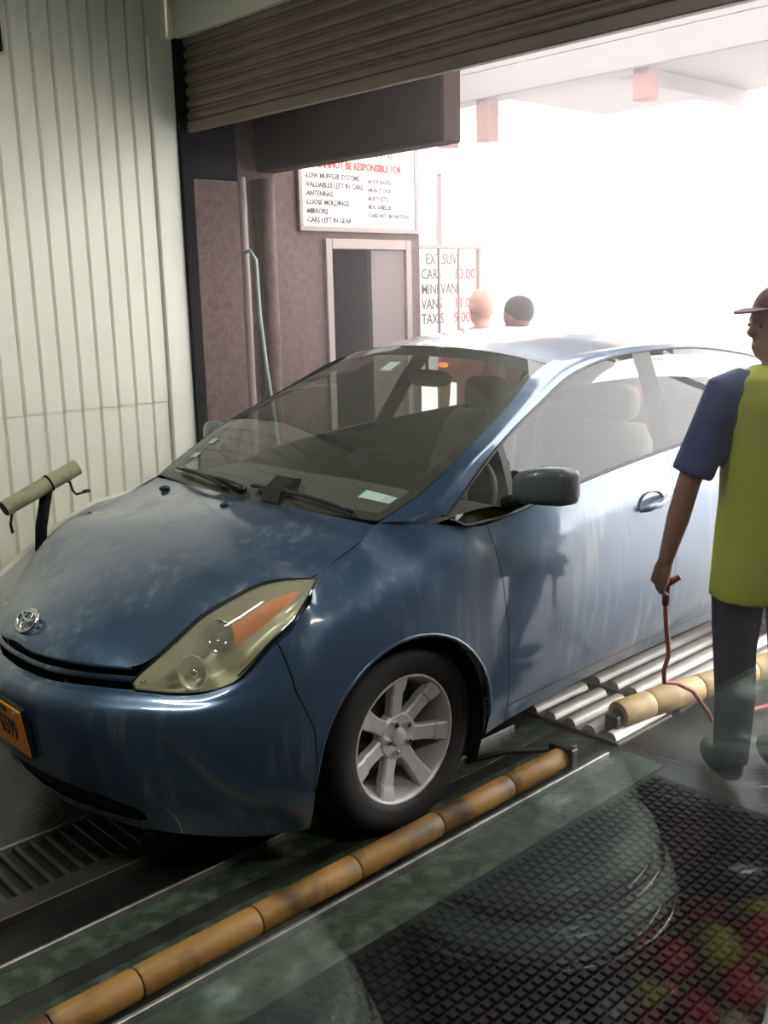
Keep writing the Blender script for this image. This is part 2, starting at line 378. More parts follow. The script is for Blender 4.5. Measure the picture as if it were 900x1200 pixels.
# ---- lower skin control columns (each bottom -> top), left half, car axes: x forward, y left, z up
LC = [
 [(.87,0,.20),(.935,0,.30),(.955,0,.44),(.957,0,.56),(.935,0,.597),(.902,0,.612)],
 [(.845,.2,.195),(.905,.205,.30),(.928,.21,.44),(.933,.215,.562),(.91,.19,.600),(.882,.17,.612)],
 [(.775,.40,.185),(.83,.40,.30),(.858,.40,.44),(.868,.39,.562),(.84,.365,.603),(.812,.345,.618)],
 [(.685,.545,.18),(.735,.545,.30),(.77,.53,.44),(.785,.512,.560),(.765,.48,.602),(.75,.452,.619)],
 [(.575,.655,.17),(.63,.665,.30),(.658,.66,.45),(.67,.642,.562),(.648,.622,.600),(.632,.605,.618)],
 [(.47,.735,.17),(.52,.752,.30),(.538,.752,.45),(.54,.738,.58),(.543,.703,.637),(.544,.675,.660)],
 [(.40,.785,.18),(.435,.802,.31),(.452,.805,.46),(.455,.785,.62),(.460,.745,.705),(.464,.710,.745)],
 [(.33,.806,.19),(.37,.822,.32),(.39,.826,.42),(.385,.810,.65),(.365,.775,.77),(.345,.742,.840)],
 [(.24,.815,.20),(.26,.832,.33),(.27,.836,.50),(.268,.824,.68),(.265,.785,.81),(.272,.683,.896)],
 [(.1,.82,.20),(.1,.84,.35),(.1,.843,.55),(.1,.832,.72),(.1,.79,.85),(.1,.676,.957)],
 [(-.02,.82,.20),(-.02,.842,.35),(-.02,.847,.55),(-.02,.838,.74),(-.02,.80,.87),(-.012,.658,1.004)],
 [(-.13,.82,.21),(-.13,.842,.37),(-.13,.849,.57),(-.13,.842,.75),(-.13,.813,.88),(-.125,.735,.998)],
 [(-.25,.818,.22),(-.25,.84,.38),(-.25,.850,.58),(-.25,.845,.76),(-.25,.825,.88),(-.26,.787,.972)],
 [(-.42,.81,.25),(-.42,.838,.38),(-.42,.853,.58),(-.42,.850,.76),(-.42,.832,.88),(-.42,.800,.966)],
 [(-.9,.80,.27),(-.9,.832,.39),(-.9,.858,.58),(-.9,.858,.77),(-.9,.842,.93),(-.9,.812,1.042)],
 [(-1.45,.80,.28),(-1.45,.832,.39),(-1.45,.860,.58),(-1.45,.860,.77),(-1.45,.838,.96),(-1.45,.800,1.078)],
 [(-2.0,.80,.28),(-2.0,.832,.39),(-2.0,.860,.58),(-2.0,.858,.78),(-2.0,.832,.97),(-2.0,.785,1.102)],
 [(-2.5,.80,.26),(-2.5,.835,.39),(-2.5,.860,.58),(-2.5,.852,.78),(-2.5,.82,.98),(-2.5,.765,1.125)],
 [(-2.95,.79,.24),(-2.97,.82,.37),(-2.98,.835,.56),(-2.98,.825,.78),(-2.97,.78,.98),(-2.95,.715,1.14)],
 [(-3.25,.72,.24),(-3.30,.75,.36),(-3.33,.76,.54),(-3.32,.74,.78),(-3.29,.68,1.0),(-3.22,.61,1.16)],
 [(-3.40,.50,.24),(-3.47,.52,.36),(-3.51,.52,.54),(-3.49,.50,.80),(-3.45,.48,1.0),(-3.38,.45,1.17)],
 [(-3.42,0,.24),(-3.50,0,.36),(-3.55,0,.54),(-3.53,0,.80),(-3.49,0,1.0),(-3.42,0,1.18)],
]
NU, NV = 421, 61
LG = net(LC, NU, NV); Lv = LG.reshape(-1,3); Lf = grid_faces(NU, NV)
AX, AZ, AR = .035, .312, .372
def arch(P, cx):
    dx = P[:,0]-cx; dz = P[:,2]-AZ
    r = np.where(dz > 0, np.hypot(dx, dz), np.abs(dx)); return r-AR
Lv, Lf = clip(Lv, Lf, lambda P: arch(P, AX)); Lv, Lf = clip(Lv, Lf, lambda P: arch(P, -2.70))
GAP = .0018
front_seam = polyline_side([(.40,.0),(.405,.50),(.445,.62),(.452,.80),(.46,1.2)])
door_f = polyline_side([(-.455,0),(-.435,.30),(-.405,.60),(-.372,.85),(-.36,.95),(-.35,1.2)])
door_m = polyline_side([(-1.44,0),(-1.43,.5),(-1.42,.9),(-1.43,1.08),(-1.48,1.3)])
door_r = polyline_side([(-2.22,0),(-2.23,.34),(-2.30,.62),(-2.42,.80),(-2.47,.95),(-2.50,1.2)])
sillz = lambda P: P[:,2]-(.315+.02*np.clip((-P[:,0]-.4)/2, 0, 1))
def sub(fs):
    v, f = Lv, Lf
    for fn in fs: v, f = clip(v, f, fn)
    return v, f
neg = lambda fn: (lambda P: -fn(P)-GAP)
pos = lambda fn: (lambda P: fn(P)-GAP)
parts = {}
# lower intake opening cut out of the bumper
def intake(P):
    u = np.abs(P[:,1])/.47; w = np.abs((P[:,2]-(.290-.05*u*u))/.042); return np.where(P[:,0] > 0, (u**4+w**4)-1., 1.)
bumper = sub([pos(front_seam), intake])
fender = sub([neg(front_seam), pos(door_f)])
fdoor = sub([neg(door_f), pos(door_m), pos(sillz)])
rdoor = sub([neg(door_m), pos(door_r), pos(sillz)])
sill = sub([neg(door_f), pos(door_r), neg(sillz)])
quarter = sub([neg(door_r)])
def thicken(o, t=.006):
    m = o.modifiers.new('thickness', 'SOLIDIFY'); m.thickness = t; m.offset = -1; return o
def both(name, vf, m, joined=False, parent=car, solid=True):
    v, f = vf
    if joined:
        v2, f2 = mirror_y(v, f); o = mesh(name, v2, f2, m, parent, True); r = [o]
    else:
        r = [mesh(name, v, f, m, parent, True), mesh(name, *flip_y(v, f), m, parent, True)]
    return r
both('front_bumper', bumper, M_paint, True)
both('fender', fender, M_paint)
FD = both('front_door', fdoor, M_paint)
RD = both('rear_door', rdoor, M_paint)
both('sill_panel', sill, M_paint)
both('rear_quarter_panel', quarter, M_paint, True)
# dark inner shell seen in the gaps, the grille and the intake
IG = LG.copy(); cen = np.array([-.3,0,.5])
off = np.zeros_like(IG); tu = np.gradient(IG, axis=0); tv = np.gradient(IG, axis=1); nn = np.cross(tu, tv); nn /= np.linalg.norm(nn, axis=2, keepdims=True)+1e-9
outw = IG-np.clip(IG, [-2.9,-.3,.1], [.35,.3,1.4]); sgn = np.sign((nn*outw).sum(2, keepdims=True)); sgn[sgn == 0] = 1
IG = (IG-nn*sgn*.012)[::3, ::2]
iv = IG.reshape(-1,3); fi = grid_faces(IG.shape[0], IG.shape[1])
iv, fi = clip(iv, fi, lambda P: arch(P, AX)); iv, fi = clip(iv, fi, lambda P: arch(P, -2.70))
iv2, fi2 = mirror_y(iv, fi)
mesh('inner_shell', iv2, fi2, M_gapdark, car, True)

# ---- hood: edge (T_U) to centreline
HE = np.array([(.899,.0,.703),(.895,.10,.694),(.870,.215,.693),(.822,.335,.691),(.757,.435,.688),(.708,.478,.712),(.645,.505,.762),(.576,.532,.818),(.498,.570,.862),(.425,.605,.893),(.353,.638,.902),(.272,.676,.899),(.166,.678,.938),(.08,.668,.965),(.0,.652,1.000)])
HC = np.array([(.899,0,.703),(.892,0,.711),(.870,0,.727),(.828,0,.753),(.770,0,.786),(.715,0,.811),(.645,0,.842),(.575,0,.872),(.50,0,.902),(.425,0,.928),(.35,0,.951),(.275,0,.970),(.195,0,.987),(.12,0,.999),(.045,0,1.008)])
_e, _c = cr(HE, 181), cr(HC, 181); _t = np.linspace(0, 1, 41)[None, :, None]
hood_g = _e[:, None]*(1-_t)+_c[:, None]*_t
hood_g[..., 2] = _c[:, None, 2]-(_c-_e)[:, None, 2]*(1-_t[..., 0])**1.9
hv, hf = hood_g.reshape(-1,3), grid_faces(181, 41)
hv2, hf2 = mirror_y(hv, hf); hood = mesh('hood', hv2, hf2, M_paint, car, True)
iv = hood_g[::3, ::2].copy().reshape(-1,3)-np.array([.008,0,.014]); h2 = mirror_y(iv, grid_faces(61, 21)); mesh('hood_inner_panel', h2[0], h2[1], M_gapdark, car, True)
# rolled front lip of the hood
lip = cr(np.concatenate([HE[4:0:-1]*[1,-1,1], HE[:5]]), 60)
MB().tube([tuple(p+np.array([-.004,0,-.006])) for p in lip], .007, 8).build('hood_edge_seal', M_paint, car, True)

# ---- grille in the slot between the hood edge and the bumper
GU = np.array([(.895,0,.690),(.888,.10,.684),(.862,.215,.683),(.815,.33,.683),(.752,.435,.680)])
GL = np.array([(.900,0,.614),(.893,.09,.613),(.875,.19,.613),(.815,.34,.618),(.752,.448,.620)])
def strip(lo, hi, dx=0., n=40):
    a, b = cr(lo, n), cr(hi, n); g = np.stack([a, (a+b)/2+np.array([dx,0,0]), b], 1); return g.reshape(-1,3), grid_faces(n, 3)
v, f = strip(GL-np.array([.035,0,0]), GU-np.array([.035,0,0])); v, f = mirror_y(v, f); grille = mesh('grille', v, f, M_gapdark, car, True)
bar = (GL*.55+GU*.45)+np.array([.0,0,.0])
v, f = strip(bar-np.array([.004,0,.010]), bar+np.array([-.004,0,.010]), .010); v, f = mirror_y(v, f); mesh('grille_bar', v, f, M_paint, grille, True)
for dz in (.22, .78):
    b2 = (GL*(1-dz)+GU*dz)-np.array([.026,0,0]); v, f = strip(b2-np.array([0,0,.003]), b2+np.array([0,0,.003]), .004); v, f = mirror_y(v, f); mesh('grille_slat', v, f, M_black, grille, True)
# intake fins
inn = empty('lower_intake', parent=car)
for z in (.262, .30):
    P = [(.905-.55*y*y-.03, y, z-.04*(y/.47)**2) for y in np.linspace(-.44,.44,25)]; MB().tube(P, .006, 6).build('intake_fin', M_black, inn, True)
# emblem
em = empty('emblem', (.857,0,.750), parent=car); em.rotation_euler = (0, math.radians(-42), 0)
def ring(rx, ry, cy=0, t=.0045):
    P = [(.004, rx*math.cos(a), cy+ry*math.sin(a)) for a in np.linspace(0, 2*PI, 40)]; return MB().tube(P, t, 8, False)
for args in ((.055,.038), (.020,.036), (.044,.014,.015)): ring(*args).build('emblem_oval', M_chrome, em, True)

# ---- licence plate
pt = empty('licence_plate', (.966,0,.455), parent=car); pt.rotation_euler = (0, math.radians(8), 0)
MB().box((-.006,-.152,-.076),(0,.152,.076),.002).build('plate', M_plate, pt)
MB().box((-.02,-.158,-.082),(-.006,.158,.082),.002).build('plate_holder', M_black, pt)
text('plate_digits', '6599', .098, M_plateink, (.0005,-.018,-.034), (0,1,0), (0,0,1), pt, bold=.0012, xs=.62)
text('plate_small_print', 'NEW YORK', .024, M_plateink, (.0005,0,.05), (0,1,0), (0,0,1), pt, 'CENTER')
for y in (-.11,.11): MB().lathe([(0,.002),(.006,.002),(.006,-.001)], 10, 'x', (0,y,.062)).build('plate_bolt', M_alloy, pt)

# ---- headlights
HU = np.array([(.757,.442,.645),(.740,.452,.665),(.705,.482,.705),(.642,.509,.757),(.573,.536,.813),(.496,.574,.857),(.424,.608,.888),(.353,.642,.897),(.272,.690,.894)])
HLo = np.array([(.757,.448,.622),(.735,.478,.620),(.685,.548,.618),(.628,.608,.622),(.578,.650,.636),(.544,.677,.663),(.464,.714,.748),(.395,.734,.806),(.276,.700,.893)])
hl_ctrl = []
for a, b in zip(HU, HLo):
    m_ = (a+b)/2; n = np.array([.62,.60,.50]); d = np.linalg.norm(a-b)
    hl_ctrl.append([b+n*0.0, b*.7+a*.3+n*.12*d, m_+n*.15*d, b*.3+a*.7+n*.12*d, a])
lens = net(hl_ctrl, 61, 25)
back_ctrl = [[p-np.array([.055,.05,.045])*min(1., np.linalg.norm(np.asarray(c[0])-np.asarray(c[4]))/.12)*(0.25 if j in (0,4) else 1.) for j, p in enumerate(c)] for c in hl_ctrl]
back = net(back_ctrl, 61, 25)
for sgn_ in (1, -1):
    h = empty('headlight', parent=car)
    fl = (lambda v, f: (v, f)) if sgn_ > 0 else flip_y
    g = grid_faces(61, 25)
    mesh('lens', *fl(lens.reshape(-1,3), g), M_lens, h, True)
    mesh('housing', *fl(back.reshape(-1,3), g), M_refl, h, True)
    # projector bowl, turn-signal bowl, amber reflector
    def bowl(name, c, r, d, m):
        mb = MB().lathe([(r*1.06,.012),(r,.014),(r*.92,-.01),(r*.7,-.6*d),(r*.35,-d),(0,-d)], 28, 'x')
        o = mb.build(name, m, h, True); o.location = (c[0], c[1]*sgn_, c[2]); o.rotation_euler = (0, math.radians(-12), math.radians(22*sgn_)); return o
    b_ = bowl('main_reflector', (.628,.565,.668), .048, .04, M_refl)
    o = MB().sell((.0,0,0), (.014,.014,.014), 2, 2, 10, 14).build('bulb', M_chrome, b_, True)
    b_ = bowl('high_beam_reflector', (.548,.590,.760), .046, .04, M_chrome)
    am = []
    for t, u0, u1 in ((.62,.35,.72),(.72,.32,.74),(.82,.34,.74),(.92,.42,.66)):
        i = int(t*60); am.append([lens[i, int(u*24)]-np.array([.012,.012,.010]) for u in (u0, (u0+u1)/2, u1)])
    ag = net(am, 20, 8); mesh('amber_reflector', *fl(ag.reshape(-1,3), grid_faces(20, 8)), M_amber, h, True)
    P = [tuple((lens[i, 1]+np.array([.002,.003,-.001]))*np.array([1,sgn_,1])) for i in range(36, 59)]
    MB().tube(P, .0035, 6).build('chrome_strip', M_chrome, h, True)
    P = [tuple((lens[i, 0])*np.array([1,sgn_,1])) for i in range(0, 61, 2)]+[tuple(lens[i, 24]*np.array([1,sgn_,1])) for i in range(60, -1, -2)]
    MB().tube(P, .004, 6).build('lamp_seal', M_black, h, True)

# ---- greenhouse curves (left half)
WE = np.array([(-.015,.652,1.012),(-.09,.672,1.045),(-.18,.686,1.085),(-.36,.682,1.175),(-.64,.632,1.297),(-.97,.560,1.432)])       # windscreen side edge
WC = np.array([(.035,0,1.006),(-.06,0,1.060),(-.17,0,1.120),(-.36,0,1.218),(-.62,0,1.345),(-.905,0,1.490)])                          # windscreen centre
def crown(E_, C_, nu, nv, px, pz):
    e, c = cr(E_, nu), cr(C_, nu); t = np.linspace(-1, 1, nv)[None, :]; a = np.abs(t)
    g = np.zeros((nu, nv, 3)); g[..., 0] = c[:, :1]+(e-c)[:, :1]*a**px; g[..., 1] = e[:, 1:2]*t; g[..., 2] = c[:, 2:]+(e-c)[:, 2:]*a**pz
    return g
wg = crown(WE, WC, 50, 60, 2.2, 2.6)
wv, wf = wg.reshape(-1,3), grid_faces(50, 60)
mesh('windshield', wv, wf, M_wind, car, True)
# black painted band of the windscreen and cowl
for nm, sl_ in (('windshield_border', (slice(0,5), slice(None))), ('windshield_border', (slice(None), slice(0,3))), ('windshield_border', (slice(None), slice(57,60))), ('windshield_border', (slice(47,50), slice(None)))):
    g = wg[sl_]+np.array([0,0,-.004]); mesh(nm, g.reshape(-1,3), grid_faces(*g.shape[:2]), M_black, car, True)
cow = []
for k in range(30):
    y = -.65+1.3*k/29; a = abs(y)/.652
    hx = .045-.05*a**2.2; hz = 1.006-.006*a**2
    cow.append([(hx,y,hz-.010),(hx-.03,y,hz-.012),(hx-.07,y,hz+.018)])
mesh('cowl', np.array(cow).reshape(-1,3), grid_faces(30,3), M_black, car, True)
# A-pillar + roof rail strip
SU = np.array([(-.125,.737,1.000),(-.19,.757,1.012),(-.245,.757,1.035),(-.51,.722,1.197),(-.80,.667,1.310),(-1.08,.622,1.402),(-1.45,.602,1.448),(-2.0,.592,1.440),(-2.6,.580,1.360),(-3.05,.550,1.250)])
WE2 = np.array([(-.012,.655,1.006),(-.09,.674,1.043),(-.18,.690,1.084),(-.36,.686,1.175),(-.64,.636,1.298),(-.97,.564,1.434),(-1.45,.545,1.470),(-2.0,.535,1.458),(-2.6,.525,1.385),(-3.05,.50,1.28)])
pc = [[a, (a*.5+b*.5)+np.array([.0,.012,.008]), b] for a, b in zip(WE2, SU)]
pg = net(pc, 120, 9); both('roof_pillar', (pg.reshape(-1,3), grid_faces(120, 9)), M_paint)
# roof skin
RC = np.array([(-.905,0,1.492),(-1.15,0,1.528),(-1.5,0,1.546),(-2.0,0,1.526),(-2.6,0,1.435),(-3.05,0,1.33)])
RE = np.array([(-.972,.560,1.434),(-1.2,.552,1.458),(-1.5,.545,1.471),(-2.0,.536,1.459),(-2.6,.526,1.386),(-3.05,.50,1.281)])
rg = crown(RE, RC, 60, 40, 2.2, 2.4); mesh('roof', rg.reshape(-1,3), grid_faces(60,40), M_paint, car, True)
# rear window and hatch
hc = []
for e, c in (((-3.05,.50,1.281),(-3.05,0,1.33)), ((-3.25,.47,1.21),(-3.27,0,1.26)), ((-3.40,.44,1.165),(-3.43,0,1.185))):
    e, c = np.array(e), np.array(c); hc.append([np.array([c[0]+(e[0]-c[0])*t*t, e[1]*t, c[2]+(e[2]-c[2])*t*t]) for t in (-1,-.5,0,.5,1)])
g = net(hc, 14, 20); mesh('rear_window', g.reshape(-1,3), grid_faces(14,20), M_wind, car, True)
# side glass: upper edge to belt
SB = np.array([(-.215,.780,.998),(-.235,.785,.988),(-.29,.791,.972),(-.51,.801,.982),(-.80,.811,1.028),(-1.08,.808,1.056),(-1.45,.797,1.080),(-2.0,.784,1.104),(-2.6,.760,1.130),(-3.05,.70,1.148)])
sc_ = [[b, a*.5+b*.5+np.array([0,.012,0]), a] for a, b in zip(np.vstack([[(-.215,.770,1.012)], SU[1:]]), SB)]
sg = net(sc_, 241, 25); sv, sf = sg.reshape(-1,3), grid_faces(241, 25)
q_bar = polyline_side([(-.47,.9),(-.475,1.0),(-.50,1.20),(-.51,1.4)])
b_bar1 = polyline_side([(-1.325,1.0),(-1.345,1.08),(-1.47,1.45)])
b_bar2 = polyline_side([(-1.445,1.0),(-1.46,1.08),(-1.60,1.45)])
c_bar = polyline_side([(-2.35,1.0),(-2.42,1.45)])
sh = lambda fn, d: (lambda P: fn(P)+d)
def gl(fs):
    v, f = sv, sf
    for fn in fs: v, f = clip(v, f, fn)
    return v, f
inset = np.array([0,-.004,0])
both('quarter_window', gl([q_bar]), M_sideglass)
both('front_window', gl([lambda P: -q_bar(P)-.028, b_bar1]), M_sideglass)
both('rear_window_side', gl([lambda P: -b_bar2(P), c_bar]), M_sideglass)
both('window_divider', gl([lambda P: -q_bar(P), lambda P: q_bar(P)+.028]), M_black)
both('centre_pillar', gl([lambda P: -b_bar1(P), b_bar2]), M_black)
both('rear_pillar', gl([lambda P: -c_bar(P)]), M_paint)
# belt moulding
for s_ in (1,-1):
    P = [(p[0], (p[1]+.003)*s_, p[2]) for p in cr(SB, 60)]; MB().tube(P, .006, 6).build('belt_moulding', M_black, car, True)
    P = [(p[0], (p[1]+.002)*s_, p[2]) for p in cr(SU[1:], 60)]; MB().tube(P, .005, 6).build('window_seal', M_black, car, True)
# rear lights
for s_ in (1,-1):
    MB().sell((-3.34,.62*s_,.98), (.05,.09,.16), 3, 3, 10, 14).build('tail_light', mat('red_lens', (.35,.01,.01), .2, coat=.5), car, True)

# ---- side mirrors
for s_ in (1,-1):
    mr = empty('side_mirror', parent=car)
    rings = []
    for t, y0, hx, hz, cz, cx_ in ((0,.850,.030,.030,1.072,-.455),(.06,.856,.045,.046,1.078,-.462),(.3,.89,.062,.058,1.085,-.475),(.6,.945,.064,.064,1.090,-.495),(.85,.995,.058,.064,1.090,-.515),(.97,1.020,.044,.056,1.088,-.525),(1,1.030,.022,.038,1.086,-.530)):
        r = []
        for k in range(24):
            a = 2*PI*k/24; ca, sa = math.cos(a), math.sin(a); e = 2/3.2
            r.append((cx_+hx*math.copysign(abs(ca)**e, ca)*(1 if ca > 0 else .75), y0*s_, cz+hz*math.copysign(abs(sa)**e, sa)))
        rings.append(r)
    mb = MB().loft(rings if s_ > 0 else [r[::-1] for r in rings]); mb.build('mirror_housing', M_mirror, mr, True, 60)
    MB().tube([(-.47,.79*s_,1.01),(-.468,.83*s_,1.025),(-.47,.875*s_,1.05)], [.030,.026,.028], 12).build('mirror_stalk', M_black, mr, True)
    MB().box((-.560,.865*s_ if s_ > 0 else -1.015,1.042),(-.554,1.015 if s_ > 0 else -.865,1.138),.002).build('mirror_glass', M_chrome, mr)

# ---- door handles
def door_handle(x, parent, s_):
    c = Vector((x, .853*s_, .895))
    e = MB(); n = 28
    v = [(c.x+.085*math.cos(2*PI*k/n), c.y, c.z+.048*math.sin(2*PI*k/n)) for k in range(n)]+[(c.x+.070*math.cos(2*PI*k/n), c.y-.022*s_, c.z+.036*math.sin(2*PI*k/n)) for k in range(n)]
    f = [(k,(k+1)%n,n+(k+1)%n,n+k) for k in range(n)]+[tuple(range(n,2*n))]
    if s_ < 0: f = [q[::-1] for q in f]
    hd = empty('door_handle', parent=parent)
    e.add(v, f).build('handle_cup', mat('handle_cup', (.03,.05,.08), .4), hd, True, 40)
    MB().tube([(c.x+.09,c.y+.004*s_,c.z-.012),(c.x+.06,c.y+.026*s_,c.z-.006),(c.x,c.y+.034*s_,c.z+.004),(c.x-.06,c.y+.026*s_,c.z+.012),(c.x-.09,c.y+.004*s_,c.z+.016)], [.008,.013,.014,.013,.008], 10).build('handle_bar', M_paint, hd, True)
for s_, d, r in ((1,FD[0],RD[0]),(-1,FD[1],RD[1])): door_handle(-1.255, d, s_); door_handle(-2.12, r, s_)

# ---- wipers, washer jets, stickers
def on_wind(u, w):
    i = u*49; j = w*59; return wg[int(round(i)), int(round(j))]
def wiper(p0, p1, p2, lift=.02):
    wp = empty('wiper', parent=car)
    a, b, c = (np.array(p) for p in (p0, p1, p2))
    MB().tube([tuple(a), tuple(a*.5+(b+c)*.25+np.array([0,0,.015])), tuple((b+c)/2+np.array([.005,0,.012]))], [.016,.010,.006], 8).build('wiper_arm', M_black, wp, True)
    MB().tube([tuple(b*(1-t)+c*t+np.array([.004,0,.010*math.sin(PI*t)])) for t in np.linspace(0,1,9)], .008, 8).build('wiper_blade', M_black, wp, True)
wiper((.0,.06,1.035), on_wind(.10,.50)+np.array([.01,0,.015]), on_wind(.03,.93)+np.array([.02,0,.02]))
wiper((.02,-.02,1.03), on_wind(.02,.42)+np.array([.01,0,.02]), on_wind(.13,.10)+np.array([.01,0,.012]))
MB().prism([(.035,1.012),(-.05,1.032),(-.075,1.085),(-.045,1.09),(.02,1.05)], 'y', .10, .20).build('wiper_pivot_cover', M_black, car)
for y in (-.45,.02): MB().sell((.125-.2*y*y,y,.998-.012*abs(y)), (.022,.014,.010), 2.5, 2.5, 8, 12).build('washer_jet', M_black, car, True)
M_stk = mat('sticker_green', (.45,.60,.52), .6); M_stk2 = mat('sticker_pale', (.40,.48,.44), .6)
def sticker(u0, u1, w0, w1, m, name='sticker'):
    i0, i1, j0, j1 = (int(round(q)) for q in (u0*49, u1*49, w0*59, w1*59)); g = wg[i0:i1+1, j0:j1+1]+np.array([.002,0,.003]); mesh(name, g.reshape(-1,3), grid_faces(*g.shape[:2]), m, car, True)
sticker(.20,.28,.87,.93,M_stk); sticker(.20,.28,.93,.97,M_stk2); sticker(.30,.36,.06,.10,M_stk2); sticker(.44,.49,.06,.10,M_stk2); sticker(.88,.92,.42,.47,M_stk)

# ---- cabin
cab = empty('cabin', parent=car)
M_floor = mat('cabin_floor', (.02,.02,.02), .9)
MB().box((-2.3,-.70,.30),(-.45,.70,.34)).build('cabin_floor', M_floor, cab)
dp = []
for x, z in ((.0,.97),(-.15,1.0),(-.35,1.015),(-.48,1.0),(-.55,.93),(-.56,.75)):
    dp.append([(x-.05*abs(t)**2, .72*t, z-.02*abs(t)) for t in (-1,-.5,0,.5,1)])
g = net(dp, 20, 24); mesh('dashboard', g.reshape(-1,3), grid_faces(20,24), M_dash, cab, True)
sw = empty('steering_wheel', (-.66,.37,.93), parent=cab); sw.rotation_euler = (0, math.radians(-28), 0)
MB().tube([(0,.185*math.cos(a),.185*math.sin(a)) for a in np.linspace(0,2*PI,40)], .015, 10, False).build('wheel_rim', M_dash, sw, True)
MB().sell((.02,0,0), (.03,.07,.06), 3, 3, 10, 16).tube([(0,-.18,0),(.02,0,0),(0,.18,0)], .014, 8).build('wheel_hub', M_dash, sw, True)
for y in (.37,-.37):
    st = empty('seat', (-1.25,y,0), parent=cab)
    MB().sell((.0,0,.56), (.27,.25,.10), 3.5, 3.5, 14, 24).build('seat_cushion', M_int, st, True)
    rr_ = []
    for z, w, d, x in ((.58,.23,.07,-.24),(.70,.245,.085,-.27),(.90,.245,.085,-.34),(1.06,.22,.07,-.40),(1.13,.17,.045,-.425)):
        rr_.append([(x+d*math.copysign(abs(math.cos(a))**.7, math.cos(a)), w*math.copysign(abs(math.sin(a))**.7, math.sin(a)), z) for a in np.linspace(0,2*PI,24,endpoint=False)])
    MB().loft(rr_).build('seat_back', M_int, st, True)
    MB().sell((-.445,0,1.215), (.055,.125,.085), 3, 3, 12, 20).build('headrest', M_int, st, True)
    for dy in (-.05,.05): MB().tube([(-.43,dy,1.10),(-.44,dy,1.2)], .007, 8).build('headrest_post', M_chrome, st, True)
MB().sell((-2.15,0,.55), (.25,.62,.10), 4, 4, 12, 24).build('rear_seat_cushion', M_int, cab, True)
MB().sell((-2.42,0,.86), (.10,.62,.28), 4, 4, 12, 24).build('rear_seat_back', M_int, cab, True)
MB().box((-2.9,-.6,1.0),(-2.5,.6,1.02)).build('parcel_shelf', M_int, cab)
rv = MB().sell((-.92,.0,1.36), (.018,.12,.035), 3, 3, 10, 20).build('rear_view_mirror', M_dash, cab, True)
MB().tube([(-.90,0,1.455),(-.91,0,1.38)], .008, 8).build('mirror_mount', M_dash, cab, True)
MB().sell((-.94,.06,1.415), (.012,.022,.010), 3, 3, 8, 12).build('cabin_lamp', mat('cabin_lamp_glow', (.6,.2,.05), .4, emit=((1,.28,.05), 1.6)), cab, True)

# ---- wheels
def make_wheel():
    w = empty('wheel', parent=car)
    # lathe about the y axis, outer face at +y
    R = .311
    tp = [(.212,-.085),(.225,-.098),(.262,-.102),(.292,-.096),(.306,-.080),(R,-.06)]
    for yy in (-.045,-.015,.015,.045): tp += [(R,yy-.004),(R-.007,yy-.003),(R-.007,yy+.003),(R,yy+.004)]
    tp += [(R,.06),(.306,.080),(.295,.095),(.275,.101),(.255,.100),(.235,.097),(.222,.093),(.214,.086),(.205,.07)]
    MB().lathe(tp, 72, 'y').build('tyre', M_rubber, w, True, 50)
    rp = [(.200,-.09),(.190,-.06),(.185,.0),(.188,.045),(.198,.072),(.203,.084),(.2085,.089),(.214,.089),(.216,.084),(.213,.078)]
    MB().lathe(rp, 72, 'y').build('rim', M_alloy, w, True, 40)
    MB().lathe([(0,.0),(.12,.0),(.13,-.03),(.13,-.05)], 40, 'y').build('brake_disc', mat('brake_disc', (.05,.045,.04), .5, .6), w, True, 30)
    hp = [(0,.063),(.020,.063),(.028,.060),(.031,.052),(.050,.054),(.072,.055),(.080,.047),(.082,.02)]
    MB().lathe(hp, 40, 'y').build('wheel_hub', M_alloy, w, True, 40)
    sp0 = None
    for k in range(7):
        if sp0 is None:
            rings = []
            for r, hw, y0 in ((.060,.030,.050),(.085,.0265,.054),(.12,.0255,.060),(.150,.028,.066),(.155,.029,.0665),(.158,.029,.0720),(.180,.031,.079),(.207,.035,.084)):
                rings.append([(-hw,y0-.03,r),(-hw,y0-.006,r),(-hw+.006,y0,r),(hw-.006,y0,r),(hw,y0-.006,r),(hw,y0-.03,r)])
            sp0 = MB().loft(rings).build('spoke', M_alloy, w, True, 35); o = sp0
        else: o = inst('spoke', sp0, (0,0,0), w)
        o.rotation_euler = (0, 2*PI*k/7+.05, 0)
    n0 = None
    for k in range(5):
        a = 2*PI*k/5+.35; loc = (.050*math.sin(a), .055, .050*math.cos(a))
        if n0 is None:
            n0 = MB().lathe([(0,.016),(.007,.016),(.0105,.012),(.0105,-.004)], 6, 'y').build('lug_nut', M_chrome, w); n0.location = loc
        else: inst('lug_nut', n0, loc, w)
    return w
w0 = make_wheel()
def copy_tree(o, parent):
    c = o.copy(); link(c); c.parent = parent
    for ch in o.children: copy_tree(ch, c)
    return c
w0.location = (-.01,.672,.311); w0.rotation_euler = (0,0,math.radians(0))
for x, s_ in ((-.01,-1),(-2.70,1),(-2.70,-1)):
    c = copy_tree(w0, car); c.location = (x,.672*s_,.311); c.rotation_euler = (0,.3,0 if s_ > 0 else PI)
